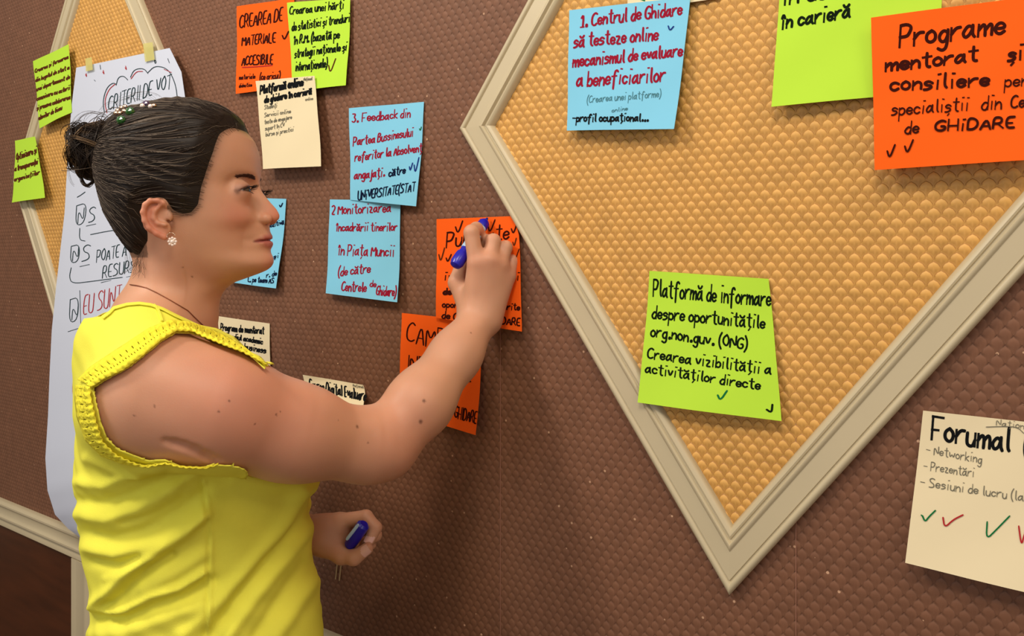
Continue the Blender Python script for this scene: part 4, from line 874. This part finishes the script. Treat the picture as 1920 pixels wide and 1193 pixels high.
X, Y = proj(Vm); da = inpoly(X, Y, arm_poly); Yn = Y-14*np.clip(-r_/.09, 0, 1); da = np.minimum(da, (np.abs(r_)-.088)*1500); dn_ = inpoly(X, Yn, neck_poly)
# fold displacement on the visible side and, softer, everywhere
gN = grad(SHF, TV, .002); X0, Y0 = proj(TV)
def pl2(x, y, poly):
    d = np.full(len(x), 1e9); poly = np.array(poly, float)
    for i in range(len(poly)-1):
        a, b = poly[i], poly[i+1]; e = b-a; t = np.clip(((x-a[0])*e[0]+(y-a[1])*e[1])/(e@e), 0, 1); d = np.minimum(d, np.hypot(x-a[0]-t*e[0], y-a[1]-t*e[1]))
    return d
FOLDS = [([(150, 905), (195, 912), (250, 890), (310, 872), (350, 860)], 11, .0045), ([(146, 940), (190, 944), (240, 930), (300, 905), (352, 880)], 11, -.0045), ([(150, 965), (200, 975), (260, 955), (320, 920), (370, 885)], 12, .0042),
 ([(160, 1000), (205, 1012), (262, 1000), (330, 960), (380, 925)], 13, -.0050), ([(165, 1028), (215, 1040), (262, 1030), (310, 1010), (380, 965)], 12, .0045), ([(175, 1052), (220, 1060), (262, 1045)], 10, -.004),
 ([(184, 1128), (205, 1112), (230, 1085), (257, 1060), (301, 1030), (345, 1000), (383, 962)], 12, .0075), ([(196, 1138), (222, 1120), (245, 1098), (275, 1070), (320, 1042)], 10, -.0060), ([(180, 1140), (212, 1148), (240, 1143), (284, 1118), (339, 1102), (383, 1072)], 8, .0060), ([(190, 1160), (235, 1162), (290, 1140), (350, 1120), (400, 1090)], 11, -.0045), ([(176, 1190), (230, 1188), (300, 1165), (380, 1135)], 15, .004),
 ([(345, 1190), (394, 1150), (459, 1075), (520, 1005), (572, 925)], 15, .0050), ([(395, 1193), (445, 1120), (500, 1050), (560, 985), (585, 935)], 13, -.0050), ([(430, 1193), (480, 1120), (535, 1050), (585, 985)], 13, .0045), ([(480, 1193), (520, 1130), (570, 1060)], 13, -.0040), ([(520, 1193), (555, 1140), (590, 1090)], 14, .0040),
 ([(352, 905), (400, 905), (470, 930), (530, 935)], 22, -.0030), ([(440, 900), (500, 915), (560, 912)], 14, .0025), ([(383, 905), (394, 960), (397, 1020), (396, 1088), (390, 1192)], 3.0, .0016), ([(377, 905), (388, 960), (391, 1020), (390, 1088), (384, 1192)], 3.0, -.0016),
 ([(165, 860), (210, 880), (262, 888)], 10, .003), ([(200, 1085), (240, 1070), (290, 1045)], 7, .0022), ([(270, 1105), (330, 1075), (382, 1040)], 12, .003), ([(230, 980), (290, 965), (340, 935)], 7, -.002)]
vis = np.clip(r_/.02, 0, 1); disp = np.zeros(len(TV))
for pl, wd, am in FOLDS: disp += am*1.15*np.exp(-(pl2(X0, Y0, pl)/wd)**2)*vis
bp_ = np.clip((Y-870)/60, 0, 1)
disp += (1-vis)*.003*np.sin(TV[:, 2]*140+TV[:, 0]*60+2*np.sin(TV[:, 0]*30))*bp_
disp += .0005*np.sin(TV[:, 0]*170+TV[:, 2]*120+3*np.sin(TV[:, 2]*40))*np.clip((Y-600)/100, 0, 1)
TV2 = TV+gN*disp[:, None]
def snap(V_, X, Y, d, poly):
    m = (d > 0) & (d < 14); e = .5; gx = (sd2(X[m]+e, Y[m], poly)-sd2(X[m]-e, Y[m], poly))/(2*e); gy = (sd2(X[m], Y[m]+e, poly)-sd2(X[m], Y[m]-e, poly))/(2*e)
    V_ = V_.copy(); dep = V_[m][:, 1]; V_[m] = V_[m]+np.stack([-d[m]*gx*dep/FPX, 0*dep, d[m]*gy*dep/FPX], 1); return V_
for _ in range(3):
    sv_ = SK_(TV2); push = (sv_ < .0035) & (sv_ > -.016) & (da < 3) & (dn_ < 3) & (X0 < 600); TV2[push] = TV2[push]+grad(SK_, TV2[push], .002)*(.0037-sv_[push])[:, None]
r_n = side(TV2)
fc = lambda d: d[TF].min(1)
neg2 = neg; TV2[neg2] = TV2[neg2]-2*r_[neg2][:, None]*RB
TV2 = snap(TV2, X, Y, da, arm_poly); TV2 = snap(TV2, X, Yn, dn_, neck_poly); TV2[neg2] = TV2[neg2]-2*side(TV2[neg2])[:, None]*RB
kf = (fc(da) < 0) & (fc(dn_) < 0) & (TV[TF][:, :, 2].mean(1) > tp(340, 1285)[2])
sv, sf, ui = clean(TV2, TF, kf)
M['yellow'] = mat('yellow_cotton', (238, 233, 82), .85, spec=.2, bump=.25, bscale=900, var=.02, vscale=30)
M['lace'] = mat('yellow_lace', (240, 228, 60), .85, spec=.2)
nt = M['lace'].node_tree; b = nt.nodes['Principled BSDF']; tc = nt.nodes.new('ShaderNodeTexCoord'); vo = nt.nodes.new('ShaderNodeTexVoronoi'); vo.inputs['Scale'].default_value = 210
nt.links.new(tc.outputs['Object'], vo.inputs['Vector']); bp = nt.nodes.new('ShaderNodeBump'); bp.inputs['Strength'].default_value = .9; bp.inputs['Distance'].default_value = .0015
nt.links.new(vo.outputs['Distance'], bp.inputs['Height']); nt.links.new(bp.outputs['Normal'], b.inputs['Normal'])
top = mk('yellow_top', sv, sf, M['yellow'], person, smooth=True)
md_ = top.modifiers.new('thickness', 'SOLIDIFY'); md_.thickness = .0014; md_.offset = -1
def resample(p, n):
    p = np.array(p, float); s = np.r_[0, np.cumsum(np.hypot(*np.diff(p, axis=0).T))]; t = np.linspace(0, s[-1], n); return np.stack([np.interp(t, s, p[:, 0]), np.interp(t, s, p[:, 1])], 1)
def band(inner, outer, name, m, lift_in, lift_out, n=240, rows=8, wave=.0, holes=True, mirror=False):
    a, b = resample(inner, n), resample(outer, n); R_ = []
    both = lambda p_: np.minimum(SHF(p_), SK_(p_)-.003)
    for k in range(rows):
        t = k/(rows-1); p = a*(1-t)+b*t; q, bv = raycast(both, p[:, 0], p[:, 1], .62); g = grad(SHF, q, .004)
        lf = lift_in*(1-t)+lift_out*t+wave*(1-t)*np.sin(np.arange(n)*.85)+.0009*math.sin(t*9); R_.append(q+g*lf[:, None])
    V = np.stack(R_, 1)
    for _ in range(2): V[1:-1] = V[1:-1]*.5+(V[:-2]+V[2:])*.25
    V = V.reshape(-1, 3)
    F = grid_faces(n, rows)
    if holes:
        k = np.arange(len(F)); i, j = k//(rows-1), k % (rows-1); F = F[~(((i % 4) == 1) & (j == 2)) & ~(((i % 4) == 3) & (j == 4) & ((i//4) % 2 == 0))]
    if mirror and len(inner) > 11 or (mirror and name == 'lace_trim' and lift_in < .005): V = V.reshape(n, rows, 3)[:int(n*.62)].reshape(-1, 3); F = F[F.max(1) < len(V)]
    if mirror: r = side(V); V = V-2*r[:, None]*RB-ZZ*(.009 if name != 'lace_trim' or lift_in < .005 else 0); F = F[:, ::-1]
    o = mk(name, V, F, m, top, smooth=True); s = o.modifiers.new('t', 'SOLIDIFY'); s.thickness = .0012; s.offset = 0; return o
up_in = [(180, 727), (200, 714), (235, 697), (267, 674), (301, 645), (329, 627), (358, 628), (378, 638), (415, 653), (452, 667), (494, 690)]
up_out = [(150, 712), (172, 690), (205, 668), (240, 645), (280, 618), (318, 603), (352, 606), (378, 614), (415, 630), (452, 650), (500, 690)]
lo_in = [(180, 727), (180, 742), (190, 788), (201, 822), (224, 845), (250, 857), (278, 866), (312, 859), (345, 866), (385, 868), (410, 862)]
lo_out = [(146, 722), (144, 742), (148, 780), (164, 824), (192, 852), (230, 866), (270, 872), (312, 868), (345, 874), (385, 875), (410, 868)]
for mir_ in (False, True):
    band(up_in, up_out, 'lace_trim', M['lace'], .0045, .0015, wave=.0007, mirror=mir_); band(lo_in, lo_out, 'lace_trim', M['lace'], .0060, .0015, n=200, wave=.0009, mirror=mir_)
    band([(192, 594), (206, 585), (213, 577), (238, 570), (262, 568), (284, 571), (306, 579), (329, 591), (350, 601), (372, 611), (403, 617), (438, 634), (466, 660), (497, 691)], [(195, 600), (208, 590), (215, 582), (239, 575), (262, 573), (283, 576), (305, 584), (328, 596), (349, 606), (371, 616), (402, 622), (436, 639), (464, 665), (495, 694)], 'neck_hem', M['yellow'], .0012, .0012, rows=3, holes=False, mirror=mir_)
band([(286, 572), (296, 585), (302, 604)], [(290, 572), (300, 585), (306, 604)], 'shoulder_seam', M['yellow'], .0014, .0014, n=12, rows=3, holes=False)
# jewellery
M['silver'] = mat('pale_gold_metal', (226, 196, 170), .2, metal=1); M['gem'] = mat('clear_gem', (245, 225, 215), .08, spec=1, coat=1)
def gem(c, r, m, name, parent, facets=7, flat=.6):
    V = [c+RH*r*flat]; n_ = facets
    for (a, h) in ((.6, .42), (1., .0), (.5, -.5)):
        for j in range(n_): t = 2*math.pi*(j+(a < 1)*.5)/n_; V.append(c+(FH*math.cos(t)+ZZ*math.sin(t))*r*a+RH*r*h*flat*1.6)
    F = [(0, 1+j, 1+(j+1) % n_) for j in range(n_)]
    for k in range(2): F += [(1+k*n_+j, 1+(k+1)*n_+j, 1+(k+1)*n_+(j+1) % n_, 1+k*n_+(j+1) % n_) for j in range(n_)]
    F.append(tuple(1+2*n_+j for j in range(n_))); return mk(name, V, F, m, parent)
def ring(c, ax1, ax2, R_, r, m, name, parent, a0=0, a1=2*math.pi):
    t = np.linspace(a0, a1, 26); Pp = (c+np.cos(t)[:, None]*ax1*R_+np.sin(t)[:, None]*ax2*R_)[None]
    V, F, _ = tubes(Pp, r, np.zeros((1, 3)), 6); return mk(name, V, F, m, parent, smooth=True)
ec = hp(323, 453, .080)
er = empty('earring', ec); er.parent = person; er.location = Vector(ec-WL(person))
ring(hp(321, 444, .080), FH, ZZ, .0045, .0005, M['silver'], 'hook', er, .3, 3.3)
gem(ec, .0026, M['gem'], 'centre_gem', er)
for k in range(8):
    t = 2*math.pi*k/8; gem(ec+(FH*math.cos(t)+ZZ*math.sin(t))*.0040, .0016, M['gem'], 'gem', er, 6)
ring(ec, FH, ZZ, .0027, .0005, M['silver'], 'setting', er)
nc = [(244, 534), (258, 536), (275, 540), (295, 550), (315, 561), (335, 573), (352, 583), (366, 597), (380, 610)]
nc = resample(nc, 50); q, bv = raycast(SK_, nc[:, 0], nc[:, 1], .7); q = q+grad(SK_, q)*.0006
V, F, _ = tubes(q[None], .00055, np.zeros((1, 3)), 5); mk('necklace', V, F, mat('thin_chain', (150, 96, 70), .35, metal=.7), person, smooth=True)
M['emerald'] = mat('green_gem', (20, 92, 30), .08, spec=1, coat=1); M['violet'] = mat('violet_gem', (70, 44, 90), .08, spec=1, coat=1)
cc = hp(240, 208, .03); clip = empty('hair_clip', cc); clip.parent = person; clip.location = Vector(cc-WL(person)); clip['label'] = 'jewelled hair clip with green and gold stones'
def hclip(x, y, r, m, nm): 
    p_, b_ = raycast(hairf, [x], [y], .75); return gem(p_[0]+RH*.002, r, m, nm, clip, 8, .8)
hclip(228, 226, .0056, M['emerald'], 'green_stone'); hclip(245, 210, .0056, M['emerald'], 'green_stone')
for (x, y) in ((222, 208), (229, 203), (234, 209), (226, 213), (219, 213), (236, 201)): hclip(x, y, .0030, M['silver'], 'gold_petal')
hclip(275, 196, .0046, M['violet'], 'dark_stone'); hclip(283, 200, .0028, M['gem'], 'clear_stone'); hclip(268, 199, .0030, M['gem'], 'clear_stone'); hclip(290, 199, .0030, M['silver'], 'gold_petal')
# trousers, shoes: below the picture, so the figure stands on the floor
hipz = tp(340, 1285)[2]; TR = Field(); HB = TO.copy(); HB[2] = 0
def fp(f, r, z): return HB+FB*f+RB*r+ZZ*z
TR.u(Ell(fp(.01, 0, hipz-.03), (.135, .165, .12)), .03)
for sg_ in (1, -1): TR.u(Cone(fp(.01, .085*sg_, hipz-.08), fp(.02, .09*sg_, .50), .088, .058), .03).u(Cone(fp(.02, .09*sg_, .50), fp(-.01, .10*sg_, .08), .056, .044), .02)
V, F = polygonize(TR, (-.75, .6, .02), (0., 1.35, hipz+.13), .010, 12); mk('trousers', V, F, mat('dark_trousers', (40, 44, 58), .9), person, smooth=True)
for sg_ in (1, -1):
    S_ = Field().u(Cone(fp(-.03, .10*sg_, .045), fp(.13, .11*sg_, .032), .040, .030), .02).u(Cone(fp(-.02, .10*sg_, .05), fp(-.015, .10*sg_, .10), .040, .038), .02)
    V, F = polygonize(lambda p, c=None, R=None: smax(S_(p), .001-p[:, 2], .002), fp(0, .10*sg_, 0)-np.array([.2, .2, .01]), fp(0, .10*sg_, 0)+np.array([.2, .2, .16]), .006, 12)
    mk('shoe', V, F, mat('black_shoe', (24, 22, 22), .4), person, smooth=True)
# ---------------------------------------------------------------- markers
M['mblue'] = mat('blue_plastic', (24, 16, 170), .3, spec=.5); M['mwhite'] = mat('white_blue_label', (176, 206, 232), .35)
def lathe(a, b, prof_, m, name, parent, n=20):
    a, b = np.array(a), np.array(b); ax = nrm(b-a); L = np.linalg.norm(b-a); s1 = nrm(np.cross(ax, [.2, .1, .97])); s2 = np.cross(ax, s1); V = []
    for t, r in prof_:
        for j in range(n): g_ = 2*math.pi*j/n; V.append(a+ax*L*t+(s1*math.cos(g_)+s2*math.sin(g_))*r)
    k = len(prof_); F = [(i*n+j, i*n+(j+1) % n, (i+1)*n+(j+1) % n, (i+1)*n+j) for i in range(k-1) for j in range(n)]+[tuple(range(n))[::-1], tuple((k-1)*n+j for j in range(n))]
    return mk(name, V, F, m, parent, sharp=40)
A_, B_ = P(852, 500, 1.030), P(914, 409, 1.079)
mk_ = empty('marker', P(880, 457, 1.056), label='blue and white marker gripped in her raised hand, tip on the orange note', cat='marker')
lathe(A_, B_, [(0, .003), (.02, .0072), (.08, .0094), (.20, .0094), (.25, .0088), (.26, .0072), (.34, .0072)], M['mblue'], 'end_plug', mk_)
lathe(A_, B_, [(.34, .0076), (.35, .0080), (.78, .0080), (.80, .0076)], M['mwhite'], 'barrel', mk_)
lathe(A_, B_, [(.80, .0082), (.82, .0085), (.90, .0078), (.95, .0040), (.96, .0022)], M['mblue'], 'collar', mk_)
lathe(A_, B_, [(.955, .0020), (.99, .0018), (1.0, .0010)], M['ink_b'], 'nib', mk_)
mk_2 = empty('plastic_cap', P(670, 1000, 1.062), label='blue plastic cap held between the fingers of her lower left hand', cat='cap')
lathe(P(655, 1024, 1.062), P(683, 982, 1.052), [(0, .0070), (.04, .0082), (.80, .0092), (.93, .0088), (1., .0055)], M['mblue'], 'cap_body', mk_2)
lathe(P(650, 1012, 1.052), P(672, 984, 1.046), [(0, .0018), (.1, .0024), (.9, .0024), (1., .0018)], M['mwhite'], 'cap_clip', mk_2, 10)
